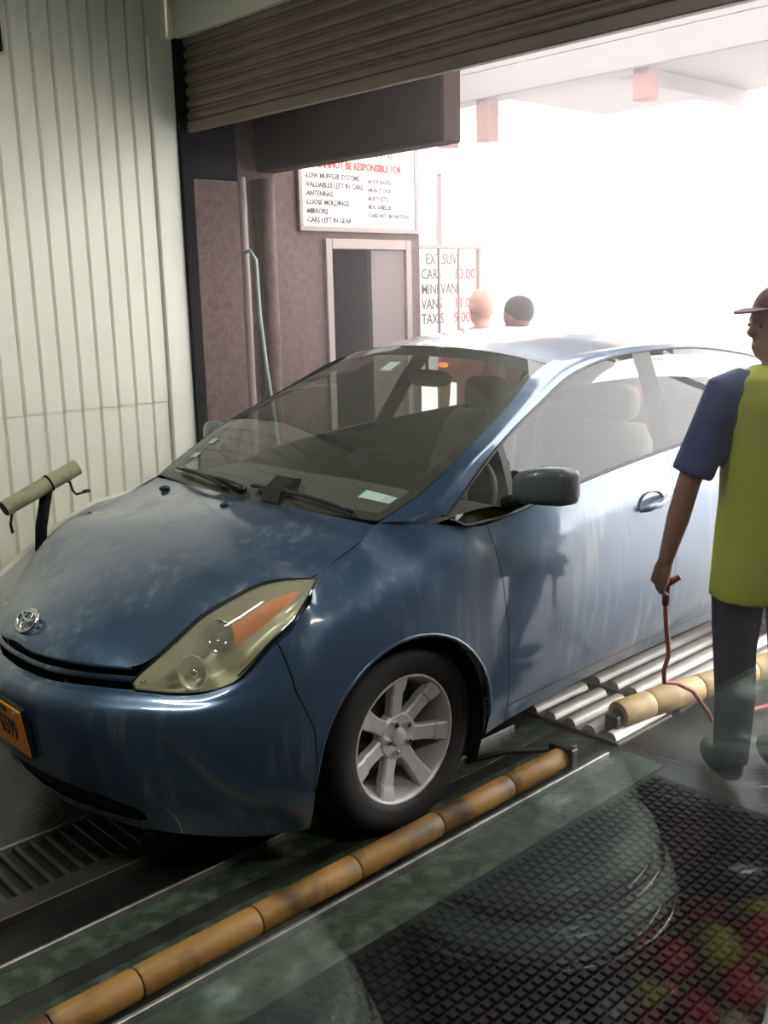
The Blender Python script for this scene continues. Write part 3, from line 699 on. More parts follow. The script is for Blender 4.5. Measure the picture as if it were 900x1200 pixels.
# wheel-arch liners and lips
for x in (AX,-2.70):
    for s_ in (1,-1):
        v = []; n = 24
        for k in range(n+1):
            a = -.45+(PI+.9)*k/n
            for y in (.50,.80): v.append((x+(AR+.004)*math.cos(a), y*s_, max(AZ+(AR+.004)*math.sin(a), .12)))
        mesh('wheel_arch_liner', v, grid_faces(n+1,2), M_gapdark, car, True)
        P = []
        for k in range(33):
            a = PI*k/32; px, pz = x+AR*math.cos(a), AZ+AR*math.sin(a)
            i = np.argmin(((LG[:,:,0]-px)**2+(LG[:,:,2]-pz)**2).ravel()); P.append((px, (LG.reshape(-1,3)[i,1]-.004)*s_, pz))
        MB().tube(P, .007, 8).build('arch_lip', M_paint, car, True)
MB().box((-3.2,-.50,.17),(.6,.50,.30)).build('underbody', M_gapdark, car)

# ================================================================== THINGS ON THE FLOOR OF THE BAY
M_steel = mat('worn_steel', (.30,.30,.29), .4, .7, noise=(9,(.12,.11,.10),.45,.75,(1,1,1)))
M_rail = mat('dark_track_steel', (.09,.085,.08), .35, .6, noise=(6,(.04,.035,.03),.4,.7,(.3,1,1)))
M_yellow = mat('worn_yellow_roller', (.30,.165,.04), .5, noise=(7,(.07,.04,.018),.46,.66,(1,1,1)), bump=(30,.2,(1,1,1)))
M_yellow2 = mat('pale_yellow_roller', (.46,.34,.15), .5, noise=(7,(.25,.17,.08),.48,.7,(1,1,1)))
M_mat = mat('black_rubber_mat', (.006,.006,.007), .45, spec=.2, noise=(20,(.014,.014,.015),.4,.7,(1,1,1)))

ct = empty('conveyor_track', (1.2,2.5,0)); tag(ct, 'dark steel conveyor track with grating set into the floor under the car', 'conveyor')
def ctp(name, a, b, m, bev=.003): return MB().box((a[0]-1.2,a[1]-2.5,a[2]),(b[0]-1.2,b[1]-2.5,b[2]),bev).build(name, m, ct)
ctp('wheel_plate', (-3,2.27,0),(3.04,2.385,.003), M_green, 0)
ctp('side_strip', (-3,2.10,0),(3.04,2.20,.003), M_green, 0)
ctp('trough_edge', (-3,2.385,0),(2.9,2.397,.026), M_steel)
ctp('guide_rail', (-3,2.57,0),(2.9,2.655,.035), M_rail)
ctp('far_edge', (-3,2.945,0),(2.9,2.957,.028), M_steel)
ctp('trough_floor', (-3,2.397,0),(2.9,2.945,.004), mat('black_trough', (.008,.008,.008), .4), 0)
g0 = None
for i in range(46):
    x = -.4+.05*i
    if g0 is None: g0 = ctp('grate_bar', (x,2.655,.004),(x+.016,2.945,.022), M_rail, .002)
    else: inst('grate_bar', g0, (.05*i,0,0), ct)

# near guide roller: a run of worn sleeves on a shaft
def roller(name, pts, r, m, label, radii=None):
    P = [Vector(p) for p in pts]; root = empty(name, (P[0].x, P[0].y, 0)); o = Vector((P[0].x, P[0].y, 0))
    MB().tube([P[0]-o, P[-1]-o], r*.55, 10).build('shaft', M_rail, root, True)
    for a, b in zip(P, P[1:]):
        d = (b-a).normalized(); a2 = a+d*.0025-o; b2 = b-d*.0025-o
        MB().tube([a2, a2+d*.006, b2-d*.006, b2], [r*.93,r,r,r*.93], 20).build('roller_sleeve', m, root, True, 40)
    tag(root, label, 'roller'); return root
gr1 = roller('guide_roller', [(x,2.045,.052) for x in (.30,.60,.80,1.03,1.392,1.749,2.101,2.45,2.76)], .041, M_yellow, 'long worn yellow guide roller on the floor beside the front wheel')
MB().box((2.44,-.055,0),(2.475,.055,.10),.004).build('end_bracket', M_rail, gr1)
MB().box((-.05,-.03,0),(-.02,.03,.075),.004).build('end_bracket', M_rail, gr1)
gr2 = roller('guide_roller', [(3.16,2.085,.075),(3.34,2.06,.075),(3.62,2.005,.075),(3.95,1.94,.075),(4.4,1.85,.075)], .055, M_yellow2, 'thick pale yellow guide roller flaring outwards at the bay entrance')
MB().box((-.045,-.03,0),(-.02,.03,.085),.004).build('end_bracket', M_rail, gr2)
rl = MB().box((.3,1.975,0),(2.95,1.99,.03),.003).build('floor_rail', M_steel); tag(rl, 'thin steel rail on the floor along the near side of the yellow roller', 'rail')
gs = MB().box((.3,1.80,0),(3.04,1.972,.006)).build('floor_strip', M_green); tag(gs, kind='structure')
# rubber mat with raised studs
rm = empty('rubber_mat', (1.8,1.3,0)); tag(rm, 'black studded rubber mat on the floor between roller and window', 'mat')
MB().box((-1.3,-.75,0),(1.15,.50,.010),.003).build('mat_base', M_mat, rm)
st = MB(); ps = .034
for j in range(36):
    for i in range(71):
        x = -1.285+ps*(i+.5*(j % 2)); y = -.735+ps*j; h = .010; a, b = .0135, .0105
        v = [(x-a,y-a,h),(x+a,y-a,h),(x+a,y+a,h),(x-a,y+a,h),(x-b,y-b,h+.008),(x+b,y-b,h+.008),(x+b,y+b,h+.008),(x-b,y+b,h+.008)]
        st.add(v, [(4,5,6,7),(0,1,5,4),(1,2,6,5),(2,3,7,6),(3,0,4,7)])
tag(st.build('mat_studs', M_mat, rm), kind='stuff')
# ridged wheel plates in the doorway
rp = empty('ridged_floor_plate', (3.3,2.35,0)); tag(rp, 'pale ridged steel floor plates in the doorway beside the front door of the car', 'floor plate')
M_ridge = mat('pale_ridge_steel', (.55,.53,.49), .45, .2, noise=(9,(.38,.34,.28),.45,.75,(1,1,1)))
M_pl = mat('plate_steel', (.16,.14,.12), .5, .3)
for (x0, x1) in ((3.06,3.44),(3.50,4.6)):
    MB().box((x0-3.3,-.34,0),(x1-3.3,.34,.012),.002).build('plate', M_pl, rp)
    r0 = None
    for k in range(7):
        y = -.29+.095*k
        prof = [(-.030,.012),(-.024,.028),(-.012,.038),(.012,.038),(.024,.028),(.030,.012)]
        mb = MB().prism(prof, 'x', x0-3.3+.015, x1-3.3-.015)
        if r0 is None: r0 = mb.build('ridge', M_ridge, rp, True, 40); r0.location = (0,y,0)
        else: inst('ridge', r0, (0,y,0), rp)
# joint in the floor behind the wheel
tag(MB().tube([(2.55,2.33,.012),(2.72,2.27,.014),(2.86,2.16,.012),(2.93,2.11,.012)], .010, 8).build('drain_hose', M_black, None, True), 'thin dark hose lying on the floor behind the front wheel', 'hose')

# spray pipe on a post beyond the hood
M_pipe = mat('grimy_cream_pipe', (.36,.36,.22), .6, noise=(14,(.22,.22,.13),.45,.7,(1,1,1)))
pp = empty('spray_pipe_stand', (1.90,4.25,0)); tag(pp, 'grimy cream pipe on a dark post in front of the siding beyond the hood', 'pipe stand')
MB().tube([(-.185,0,.832),(.165,0,.968)], .036, 18).build('pipe', M_pipe, pp, True, 40)
MB().tube([(-.19,0,.8301),(-.184,0,.8325)], .030, 18).build('pipe_end', M_dark, pp, True, 40)
MB().tube([(.02,0,.912),(.028,0,.915)], .040, 18).build('clamp', M_darksteel, pp, True, 40)
MB().tube([(.02,.01,.895),(-.02,.02,.72),(-.05,.03,.4),(-.06,.03,0)], .026, 10).build('post', M_darksteel, pp, True)
MB().tube([(.06,0,.905),(.10,0,.915),(.125,0,.905),(.135,0,.865),(.15,0,.845),(.20,0,.85)], .006, 8).build('wire', M_black, pp, True)
MB().sell((.20,0,.853), (.022,.010,.008), 2.5,2.5,8,12).build('nozzle', M_black, pp, True)
MB().tube([(-.15,0,.82),(-.165,0,.76),(-.16,0,.72)], .007, 8).build('spray_tip', M_black, pp, True)
# sloping cream splash guard behind the hood
sgd = MB().prism([(1.2,0),(2.55,0),(2.55,.79),(2.24,.755),(2.085,.70),(1.9,.60),(1.72,.48),(1.50,.33),(1.2,.20)], 'y', 4.42, 4.47).build('splash_guard', M_whitetrim); tag(sgd, 'cream sloping splash guard panel standing between the hood and the siding', 'splash guard')
# small dark vent high on the wall
vt = empty('wall_vent', (1.98,4.62,2.78)); tag(vt, 'small dark vent high on the cream siding in the top left corner', 'vent')
MB().box((-.25,-.03,0),(.08,.01,.42),.004).build('vent_frame', M_darksteel, vt)
v0 = None
for k in range(6):
    if v0 is None: v0 = MB().box((-.22,-.04,.04),(.05,-.03,.075),.002).build('louvre', M_dark, vt)
    else: inst('louvre', v0, (0,0,.06*k), vt)

# pipes and hose on the outer wall
for x, r, m, lb in ((3.40,.028,M_frame,'thin pale vertical pipe beside the dark pilaster'), (3.57,.045,M_brownwall,'thick brown vertical pipe left of the warning sign')):
    p = MB().tube([(x,4.74,0),(x,4.74,2.34)], r, 14).build('wall_pipe', m, None, True, 40); tag(p, lb, 'pipe')
hz = MB().tube([(3.36,4.70,1.93),(3.38,4.66,1.95),(3.41,4.65,1.90),(3.42,4.65,1.6),(3.45,4.65,1.3),(3.50,4.66,1.0),(3.53,4.66,.7)], .011, 8).build('hanging_hose', mat('grey_green_hose', (.30,.36,.33), .5), None, True)
tag(hz, 'grey green hose hanging in front of the brown wall pipes', 'hose')

# ================================================================== SIGNS
M_signw = mat('sign_white', (.85,.84,.82), .5); M_ink = mat('sign_ink', (.10,.07,.06), .6); M_red = mat('sign_red', (.62,.05,.04), .6)
sg_ = empty('warning_sign', (4.32,4.79,2.10)); tag(sg_, 'white framed warning sign with red and black lettering on the brown wall', 'sign')
MB().box((-.46,-.012,0),(.46,0,.58),.002).build('sign_board', M_signw, sg_)
for nm, a, b in (('a',(-.49,-.02,-.03),(.49,.005,0)), ('b',(-.49,-.02,.58),(.49,.005,.61)), ('c',(-.49,-.02,0),(-.46,.005,.58)), ('d',(.46,-.02,0),(.49,.005,.58))): MB().box(a, b, .003).build('sign_frame', M_frame, sg_)
def stx(body, x, z, s, m, al='LEFT', b=0., xs=.9): return text('lettering', body, s, m, (x,-.0135,z), (1,0,0), (0,0,1), sg_, al, bold=b+.0012, xs=xs)
stx('EQUIPMENT AN', .14, .415, .045, M_ink, 'CENTER')
stx('WE CANNOT BE RESPONSIBLE FOR', -.44, .335, .060, M_red, b=.0015, xs=.82)
for i, l in enumerate(('-LOW MUFFLER SYSTEMS','-VALUABLES LEFT IN CARS','-ANTENNAS','-LOOSE MOLDINGS','-MIRRORS','-CARS LEFT IN GEAR')): stx(l, -.44, .272-.050*i, .043, M_ink)
for i, l in enumerate(('-ROOF RACKS','-NON STOCK','-BODY KITS','-BUG SHIELDS','-CARS NOT IN NEUTRAL')): stx(l, .05, .262-.050*i, .036, M_ink)

ps_ = empty('price_sign', (5.17,4.86,0)); tag(ps_, 'tall white price board with black lettering and red prices outside the doorway', 'sign')
M_board = mat('price_board', (.70,.68,.68), .5)
for k in range(3): MB().box((-.29+.195*k,-.012,1.18),(-.11+.195*k,.0,1.985),.002).build('board_panel', M_board, ps_)
for x in (-.345,-.305,-.1025,.0925): MB().box((x,-.02,0),(x+.014,.012,2.0),.002).build('post', M_frame, ps_)
MB().box((-.345,-.022,1.985),(.33,.012,2.01),.002).build('top_rail', M_frame, ps_)
MB().box((.30,-.02,0),(.32,.012,2.0),.002).build('post', M_frame, ps_)
for i, (a, b) in enumerate((('  EXT.SUV',''),('CARS ','10.00'),('MINI VANS',''),('VANS ','11.00'),('TAXIS ','9.00'))):
    z = 1.885-.098*i
    text('lettering', a, .098, M_ink, (-.27,-.0135,z), (1,0,0), (0,0,1), ps_, bold=.001, xs=.82)
    if b: text('price', b, .10, M_red, (.045,-.0135,z), (1,0,0), (0,0,1), ps_, bold=.0012)

# ================================================================== OUTSIDE
def brick_mat():
    m = bpy.data.materials.new('red_brick'); m.use_nodes = True; N = m.node_tree.nodes; L = m.node_tree.links
    b = N.new('ShaderNodeTexBrick'); tc = N.new('ShaderNodeTexCoord'); mp = N.new('ShaderNodeMapping'); mp.inputs['Rotation'].default_value = (PI/2,0,PI/2)
    b.inputs['Color1'].default_value = (.26,.085,.04,1); b.inputs['Color2'].default_value = (.19,.065,.035,1); b.inputs['Mortar'].default_value = (.30,.25,.2,1); b.inputs['Scale'].default_value = 4
    L.new(tc.outputs['Object'], mp.inputs[0]); L.new(mp.outputs[0], b.inputs['Vector']); L.new(b.outputs['Color'], N['Principled BSDF'].inputs['Base Color']); return m
bd = empty('brick_building', (14,8,0)); tag(bd, 'red brick building with pale shopfront far across the bright street', 'building')
MB().box((0,-3,3.9),(5,9,7)).build('brick_wall', brick_mat(), bd)
MB().box((.05,-3,0),(5,9,3.9)).build('shopfront_wall', mat('pale_render', (.75,.73,.70), .7), bd)
for y in (-2,0.6,3.2,5.8):
    wn = MB().box((-.03,y,4.5),(.02,y+1.3,6.0)).build('window', mat('window_frame_white', (.7,.7,.7), .5), bd); MB().box((-.04,y+.08,4.58),(-.025,y+1.22,5.92)).build('pane', mat('far_pane', (.08,.09,.1), .1), wn)
    MB().box((.0,y,.6),(.06,y+1.6,2.7)).build('shop_window', mat('shop_blind', (.6,.6,.6), .5), bd)
setting('ceiling_overhang', MB().box((3.10,1.0,3.06),(3.9,4.95,3.16)), M_ceil)
cp = empty('street_canopy', (5.1,2.0,0)); tag(cp, 'grey steel canopy with hanging posts above the bright street', 'canopy')
M_can = mat('canopy_grey', (.16,.14,.14), .6)
MB().box((-.10,-.85,2.86),(.06,2.9,3.02),.005).build('front_beam', M_can, cp)
MB().box((-.10,-.85,3.02),(1.9,2.9,3.06),.003).build('roof_sheet', M_can, cp)
for y in (-.6,.3,1.7): MB().box((.06,y,2.92),(1.9,y+.08,3.02),.003).build('rafter', M_can, cp)
for y, z in ((2.72,2.62),(2.38,2.62),(1.24,2.70)): MB().box((-.06,y,z),(.04,y+.10,2.88),.004).build('hanging_post', mat('canopy_post', (.22,.10,.09), .6), cp)
for y in (-.84,): MB().box((1.75,y,0),(1.85,y+.1,3.02),.004).build('support_post', M_can, cp)
vs = empty('violet_sign', (6.0,5.83,2.60)); tag(vs, 'small pale violet and white sign panel beyond the warning sign', 'sign')
MB().box((-.02,-.30,0),(.02,.10,.30),.003).build('sign_panel', mat('violet_panel', (.40,.22,.42), .5), vs)
MB().box((-.03,-.30,.10),(-.02,-.02,.20),.002).build('white_band', M_signw, vs)
MB().box((-.02,-.12,-2.60),(.02,-.08,.0),.003).build('sign_post', M_can, vs)

# ================================================================== PEOPLE
M_skin = mat('skin', (.30,.16,.11), .55); M_skin2 = mat('skin_pale', (.50,.27,.21), .55)
M_shirt = mat('blue_shirt', (.055,.075,.18), .8, noise=(12,(.04,.055,.14),.4,.7,(1,1,1)), bump=(9,.5,(1,1,.5)))
M_vest = mat('lime_vest', (.40,.44,.035), .7, noise=(7,(.31,.36,.025),.4,.7,(1,1,.4)), bump=(8,.6,(1,1,.4)))
M_trous = mat('dark_trousers', (.018,.020,.030), .85, bump=(9,.5,(1,1,.4)))
M_boot = mat('black_boot', (.012,.012,.012), .5)
M_cap = mat('dark_cap', (.12,.05,.06), .8); M_hair = mat('dark_hair', (.02,.015,.013), .7)
M_maroon = mat('maroon_shirt', (.10,.022,.03), .8, bump=(9,.5,(1,1,.5))); M_pink = mat('red_shirt', (.34,.07,.06), .8)
def remesh(o, vox, it=4):
    m = o.modifiers.new('remesh', 'REMESH'); m.mode = 'VOXEL'; m.voxel_size = vox; m.use_smooth_shade = True
    s = o.modifiers.new('smooth', 'SMOOTH'); s.iterations = it; s.factor = .5; return o
def ell(c, rx, ry, z, n=20, e=2.3):
    return [(c[0]+rx*math.copysign(abs(math.cos(a))**(2/e), math.cos(a)), c[1]+ry*math.copysign(abs(math.sin(a))**(2/e), math.sin(a)), z) for a in np.linspace(0,2*PI,n,endpoint=False)]
def hand(mb, w, d, side, k=1., curl=.55):
    """palm + 4 fingers + thumb: w wrist, d direction of the hand, side = direction from little finger to thumb"""
    w, d, side = Vector(w), Vector(d).normalized(), Vector(side).normalized(); pn = d.cross(side).normalized()
    mb.tube([w, w+d*.03*k, w+d*.085*k], [.024*k,.030*k,.030*k], 10)
    mb.tube([w+d*.03*k+side*.016*k, w+d*.088*k+side*.022*k], [.020*k,.018*k], 8); mb.tube([w+d*.03*k-side*.016*k, w+d*.085*k-side*.024*k], [.020*k,.018*k], 8)
    for i, (o, ln) in enumerate(((.027,.072),(.009,.080),(-.009,.074),(-.027,.060))):
        p = w+d*.085*k+side*o*k; a = d; P = [p]
        for j, fr in enumerate((.45,.32,.25)):
            a = (a+pn*curl*(j*.7+.35)).normalized(); p = p+a*ln*fr*k; P.append(p)
        mb.tube(P, [.0092*k,.0088*k,.008*k,.0065*k], 8)
    t0 = w+d*.025*k+side*.022*k; t1 = t0+(d*.6+side*.7+pn*.25).normalized()*.038*k; t2 = t1+(d*.9+side*.15+pn*.4).normalized()*.030*k; t3 = t2+(d*.9-side*.2+pn*.5).normalized()*.022*k
    mb.tube([t0,t1,t2,t3], [.014*k,.0115*k,.010*k,.008*k], 8)
def head(mb, c, f, k=1.):
    """c centre of the skull, f facing (horizontal)"""
    c = Vector(c); f = Vector(f).normalized(); s = Vector((0,0,1)).cross(f)
    R = Matrix((f, s, Vector((0,0,1)))).transposed()
    def q(x, y, z): return c+R@Vector((x*k, y*k, z*k))
    tmp = MB().sell((0,0,.015), (.098,.078,.108), 2.2,2.1,16,22); mb.add([q(*p) for p in tmp.v], tmp.f)
    tmp = MB().sell((.022,0,-.060), (.068,.058,.062), 2.2,2.2,12,18); mb.add([q(*p) for p in tmp.v], tmp.f)      # jaw
    mb.tube([q(.088,0,.012), q(.108,0,-.022), q(.098,0,-.036)], [.010*k,.015*k,.010*k], 8)                            # nose
    mb.tube([q(.086,-.022,-.068), q(.094,0,-.066), q(.086,.022,-.068)], [.005*k,.008*k,.005*k], 8)                    # lips
    mb.tube([q(.082,-.045,.022), q(.095,0,.022), q(.082,.045,.022)], [.009*k,.010*k,.009*k], 8)                       # brow
    for e in (-1,1):
        tmp = MB().sell((-.002,.080*e,-.012), (.022,.010,.034), 2,2,8,12); mb.add([q(*p) for p in tmp.v], tmp.f)     # ears
    return q
def person(name, base, face, label, H=1.72, skin=None, top=None, bottom=None, look=None, hands=None, cap=None, hair=None):
    """standing figure at base, chest facing the horizontal direction face; hands = (left, right) wrist positions in figure axes"""
    rot = math.atan2(face[1], face[0])-PI/2
    if look: look = Matrix.Rotation(-rot, 3, 'Z')@Vector(look)
    root = empty(name, base, rot); k = H/1.72            # figure axes: y = forward, x = right
    lk = Vector(look if look else (0,1,0))
    Z = lambda z: z*k
    hands = hands or ((-.27,.03,.82),(.27,.03,.82))
    body = MB()
    body.loft([ell((0,0),.15*k,.095*k,Z(.86)), ell((0,0),.165*k,.105*k,Z(.94)), ell((0,0),.145*k,.095*k,Z(1.08)), ell((0,.005),.165*k,.105*k,Z(1.25)), ell((0,0),.17*k,.095*k,Z(1.36)), ell((0,-.005),.10*k,.07*k,Z(1.435)), ell((0,0),.052*k,.055*k,Z(1.46))])
    body.tube([(0,-.012*k,Z(1.40)),(0,.002,Z(1.48)),(0,.012*k,Z(1.545))], [.062*k,.054*k,.052*k], 14)
    q = head(body, (0,.015*k,Z(1.595)), lk, k)
    arms = []
    for sd, hp in ((-1,hands[0]),(1,hands[1])):
        sh_ = Vector((sd*.175*k,0,Z(1.385))); hd = Vector(hp); mid = (sh_+hd)/2; el = mid+Vector((sd*.035*k,-.035*k,.0)); arms.append((sh_, el, hd))
        body.tube([sh_-Vector((sd*.05,0,-.01)), sh_, sh_*.55+el*.45, el, el*.55+hd*.45, hd], [.060*k,.058*k,.050*k,.040*k,.040*k,.027*k], 14)
        hand(body, hd, (hd-el).normalized()+Vector((0,.1,-.2)), (0,1,0), k*1.12, 1.0 if sd*(hd.x) > 0 and name == 'person' and cap else .5)
        body.tube([(sd*.085*k,0,Z(.90)),(sd*.095*k,.01,Z(.70)),(sd*.10*k,.005,Z(.48)),(sd*.10*k,-.02*k,Z(.32)),(sd*.105*k,-.02*k,Z(.07))], [.085*k,.078*k,.055*k,.056*k,.038*k], 14)
        tmp = MB().sell((sd*.108*k,.05*k,Z(.045)), (.045*k,.125*k,.042*k), 2.5,2.5,10,16); body.add(tmp.v, tmp.f)
    remesh(body.build('body', skin, root, True), .008)
    # shirt
    s = MB().loft([ell((0,0),.175*k,.118*k,Z(.84)), ell((0,0),.178*k,.118*k,Z(.95)), ell((0,0),.165*k,.112*k,Z(1.08)), ell((0,.005),.180*k,.120*k,Z(1.25)), ell((0,0),.190*k,.110*k,Z(1.36)), ell((0,-.005),.125*k,.082*k,Z(1.445)), ell((0,-.002),.068*k,.066*k,Z(1.47))])
    for sh_, el, hd in arms:
        s.tube([sh_-Vector((math.copysign(.06,sh_.x),0,-.012)), sh_, sh_*.5+el*.5, el*.93+sh_*.07], [.072*k,.074*k,.070*k,.072*k], 16)
    remesh(s.build('shirt', top, root, True), .012)
    t = MB().loft([ell((0,0),.158*k,.108*k,Z(.82)), ell((0,0),.172*k,.112*k,Z(.90)), ell((0,0),.165*k,.108*k,Z(1.0))])
    for sd in (-1,1): t.tube([(sd*.085*k,0,Z(.90)),(sd*.095*k,.01,Z(.70)),(sd*.10*k,.005,Z(.48)),(sd*.10*k,-.02*k,Z(.32)),(sd*.105*k,-.02*k,Z(.07))], [.096*k,.092*k,.074*k,.070*k,.062*k], 16)
    remesh(t.build('trousers', bottom, root, True), .012)
    for sd in (-1,1):
        b = MB().sell((sd*.108*k,.05*k,Z(.05)), (.052*k,.135*k,.048*k), 2.8,2.6,12,18).tube([(sd*.105*k,-.02*k,Z(.05)),(sd*.105*k,-.02*k,Z(.14))], [.050*k,.050*k], 14)
        b.v = [(x,y,max(z,.002)) for x,y,z in b.v]; remesh(b.build('boot', M_boot, root, True), .010)
    if hair or cap:
        tmp = MB().sell((-.012,0,.040), (.104,.086,.098), 2.1,2.1,16,22); m2 = MB().add([q(*p) for p in tmp.v], tmp.f)
        v, f = clip(np.array([tuple(p) for p in m2.v]), m2.f, lambda P: (P-np.array(q(0,0,.012)))@np.array((0,0,1.))+.55*((np.array(q(0,0,0))-P)@np.array(tuple(lk.normalized()))))
        o = mesh('cap' if cap else 'hair', v, f, cap or hair, root, True)
        if cap:
            n = 14; br = [tuple(q(.085+.075*math.sin(PI*i/n), -.07*math.cos(PI*i/n), .052-.012*math.sin(PI*i/n))) for i in range(n+1)]; br2 = [(x,y,z+.006) for x,y,z in br]
            mesh('cap_brim', br+br2, [tuple(range(n+1)), tuple(range(n+1,2*n+2))[::-1]]+[(i,i+1,n+2+i,n+1+i) for i in range(n)], cap, o)
    for e in (-1,1):
        o = MB().sell((0,0,0), (.010*k,.012*k,.008*k), 2,2,8,10).build('eye', M_ink, root, True); o.location = q(.087,.030*e,.004)
    tag(root, label, 'person'); return root
wk = person('person', (3.17,1.52,.018), (.62,.78,0), 'person in a lime safety vest over a blue shirt holding a red spray hose', 1.68, M_skin, M_shirt, M_trous, look=(-.85,.5,0), hands=((-.315,.10,.77),(.30,.06,.84)), cap=M_cap)
v_ = MB().loft([ell((.0,-.005),.190,.142,.66), ell((.0,-.005),.185,.138,.80), ell((.0,-.003),.172,.132,1.0), ell((.0,0),.172,.136,1.2), ell((.0,-.004),.178,.130,1.32), ell((0,-.005),.160,.108,1.395), ell((0,-.004),.080,.080,1.435)])
remesh(v_.build('safety_vest', M_vest, wk, True), .012)
HW = Vector((3.17,1.52,.018))+Matrix.Rotation(math.atan2(.78,.62)-PI/2, 3, 'Z')@Vector((-.297,.133,.675))      # inside the fist
hs = MB().tube([HW+Vector(d) for d in ((0,0,-.07),(.003,0,-.11),(.012,0,-.17),(.035,.005,-.235),(.05,.01,-.28),(.03,.015,-.33),(.06,.03,-.39),(.15,.03,-.42),(.30,.05,-.50),(.42,.05,-.62))]+[(3.48,1.86,.02),(3.9,1.74,.012)], .0085, 8).build('spray_hose', mat('red_hose', (.30,.07,.06), .5), None, True)
tag(hs, 'thin red hose trailing from the hand of the person in the vest', 'hose')
MB().tube([HW+Vector((.02,-.04,.03)),HW,HW+Vector((0,0,-.075))], [.012,.015,.013], 10).build('hose_grip', mat('grip_red', (.20,.04,.035), .5), hs, True)
person('person', (5.0,4.12,0), (0,-1,0), 'person in a maroon shirt added beyond the car roof for a reflection in the window', 1.66, M_skin, M_maroon, M_trous, look=(0,1,0), hair=M_hair)  # figure added in place of a person mirrored in the window glass
person('person', (5.16,4.54,0), (.6,.8,0), 'person in a red shirt in front of the price board', 1.72, M_skin2, M_pink, M_trous, look=(.2,1,0))

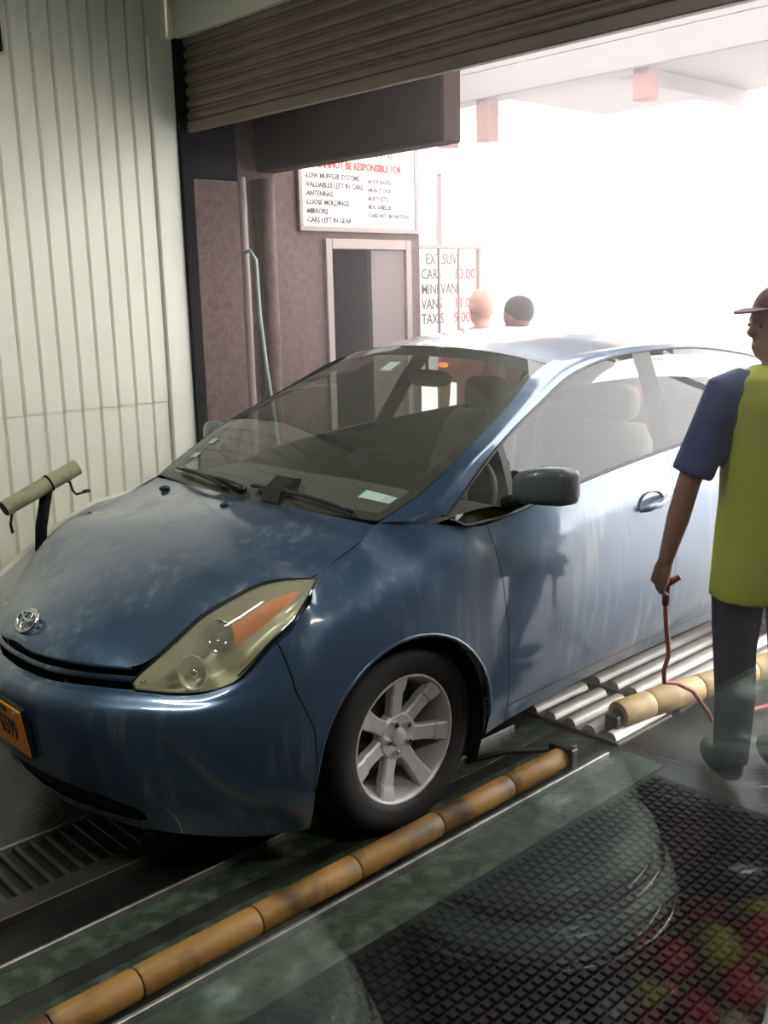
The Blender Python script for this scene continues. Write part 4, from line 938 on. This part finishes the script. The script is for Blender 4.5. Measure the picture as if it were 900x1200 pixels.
# ================================================================== LOBBY: capsule machines that mirror in the lower pane
M_lid = mat('dark_green_metal', (.42,.50,.47), .2, .15); M_mach = mat('machine_red', (.22,.03,.025), .35, coat=.4)
M_globe = glass_mat('globe_plastic', (.95,.95,.95), 1.45)
BALLS = [mat('gumball_red', (.80,.05,.04), .3, coat=.5), mat('gumball_lime', (.60,.68,.10), .3, coat=.5), mat('gumball_cream', (.85,.75,.6), .3, coat=.5), mat('gumball_crimson', (.62,.03,.05), .3, coat=.5), mat('gumball_pink', (.8,.14,.18), .3, coat=.5)]
def machine(x, y, label):
    g = empty('gumball_machine', (x,y,0)); tag(g, label, 'gumball machine', 'gumball machines along the lobby window')
    MB().lathe([(0,0),(.13,0),(.13,.02),(.05,.04),(.03,.06),(.03,.42),(.07,.45)], 28).build('stand', M_dark, g, True, 40)
    MB().lathe([(.07,.45),(.105,.46),(.115,.50),(.115,.66),(.095,.70),(.09,.70),(0,.70)], 28).build('machine_body', M_mach, g, True, 40)
    cb = MB().box((-.03,.112,.53),(.03,.125,.62),.004).build('coin_plate', M_chrome, g); MB().tube([(0,.125,.58),(0,.15,.58)], .018, 12).build('coin_knob', M_chrome, cb, True, 40)
    MB().lathe([(.09,.70),(.12,.74),(.137,.80),(.137,.88),(.12,.97),(.10,1.02),(.097,1.05)], 36).build('globe', M_globe, g, True)
    MB().lathe([(.090,1.045),(.105,1.045),(.112,1.055),(.110,1.075),(.100,1.085),(.100,1.140),(.108,1.15),(.108,1.16),(0,1.16)], 36).build('globe_collar', mat('dark_chrome', (.12,.12,.12), .2, .9), g, True, 40)
    lp = [(0,1.262),(.035,1.258),(.065,1.244),(.088,1.222),(.102,1.192),(.108,1.168)]+[(.108+.014*math.sin(a),1.152+.015*math.cos(a)) for a in np.linspace(.1,2.6,7)]+[(.118+.018*math.sin(a),1.118+.018*math.cos(a)) for a in np.linspace(.1,3.0,8)]+[(.10,1.09),(0,1.09)]
    ld_ = MB().lathe([(r_, z_+.07) for r_, z_ in lp], 48).build('lid', M_lid, g, True, 60)
    for r_, z_ in ((.137,1.174),(.1235,1.210)): MB().tube([(r_*math.cos(a),r_*math.sin(a),z_) for a in np.linspace(0,2*PI,49)], .0028, 6, False).build('lid_rim', M_chrome, ld_, True)
    mb = [MB() for _ in BALLS]; n = 0; pl_ = []
    while n < 6000 and len(pl_) < 110:
        n += 1; z = rng.uniform(.735,1.0); R_ = np.interp(z, [.72,.80,.88,.97,1.02],[.085,.108,.108,.09,.07]); a = rng.uniform(0,2*PI); r = R_*math.sqrt(rng.uniform(0,1)); p = np.array([r*math.cos(a), r*math.sin(a), z])
        if all(np.linalg.norm(p-q_) > .044 for q_ in pl_): pl_.append(p); mb[rng.integers(len(BALLS))].sell(p, (.024,.024,.024), 2,2,10,14)
    for b_, m_ in zip(mb, BALLS):
        if b_.v: tag(b_.build('gumballs', m_, g, True), kind='stuff')
for x, l in ((.31,'gumball machine nearest the camera, green metal lid, mirrored in the window'),(.67,'second gumball machine from the camera, its green lid mirrored most clearly'),(1.03,'third gumball machine from the camera, its gumballs mirrored in the window'),(1.39,'gumball machine farthest from the camera along the lobby window')): machine(x, .155, l)
# ceiling fixtures for the bay light and the added lobby light
for nm, c, a, m in (('bay_lamp',(.4,2.6,3.345),(.62,.08,.02),'dark wash-bay'),('lobby_fill',(1.9,-.15,2.64),(.72,.17,.02),'lobby, added to light the gumball machines')):
    lp_ = empty('ceiling_lamp', c); MB().box((-a[0],-a[1],0),(a[0],a[1],.055),.004).build('lamp_body', M_signw, lp_)
    tag(lp_, 'white fluorescent fixture on the ceiling of the %s' % m, 'lamp')

# ================================================================== glare on the window glass, put in as a scattering volume in the doorway
glare_haze = MB().box((2.6,1.14,.02),(6.5,4.58,2.9)).build('glare_haze', None); mm = bpy.data.materials.new('glare_veil'); mm.use_nodes = True
N = mm.node_tree.nodes; N.remove(N['Principled BSDF']); vs_ = N.new('ShaderNodeVolumeScatter'); vs_.inputs['Density'].default_value = .075; vs_.inputs['Color'].default_value = (1,.92,.92,1); vs_.inputs['Anisotropy'].default_value = .3
mm.node_tree.links.new(vs_.outputs[0], N['Material Output'].inputs['Volume']); glare_haze.data.materials.append(mm)
tag(glare_haze, 'thin pale haze volume added in the bright doorway for the glare on the window', 'glare_haze', kind='stuff')
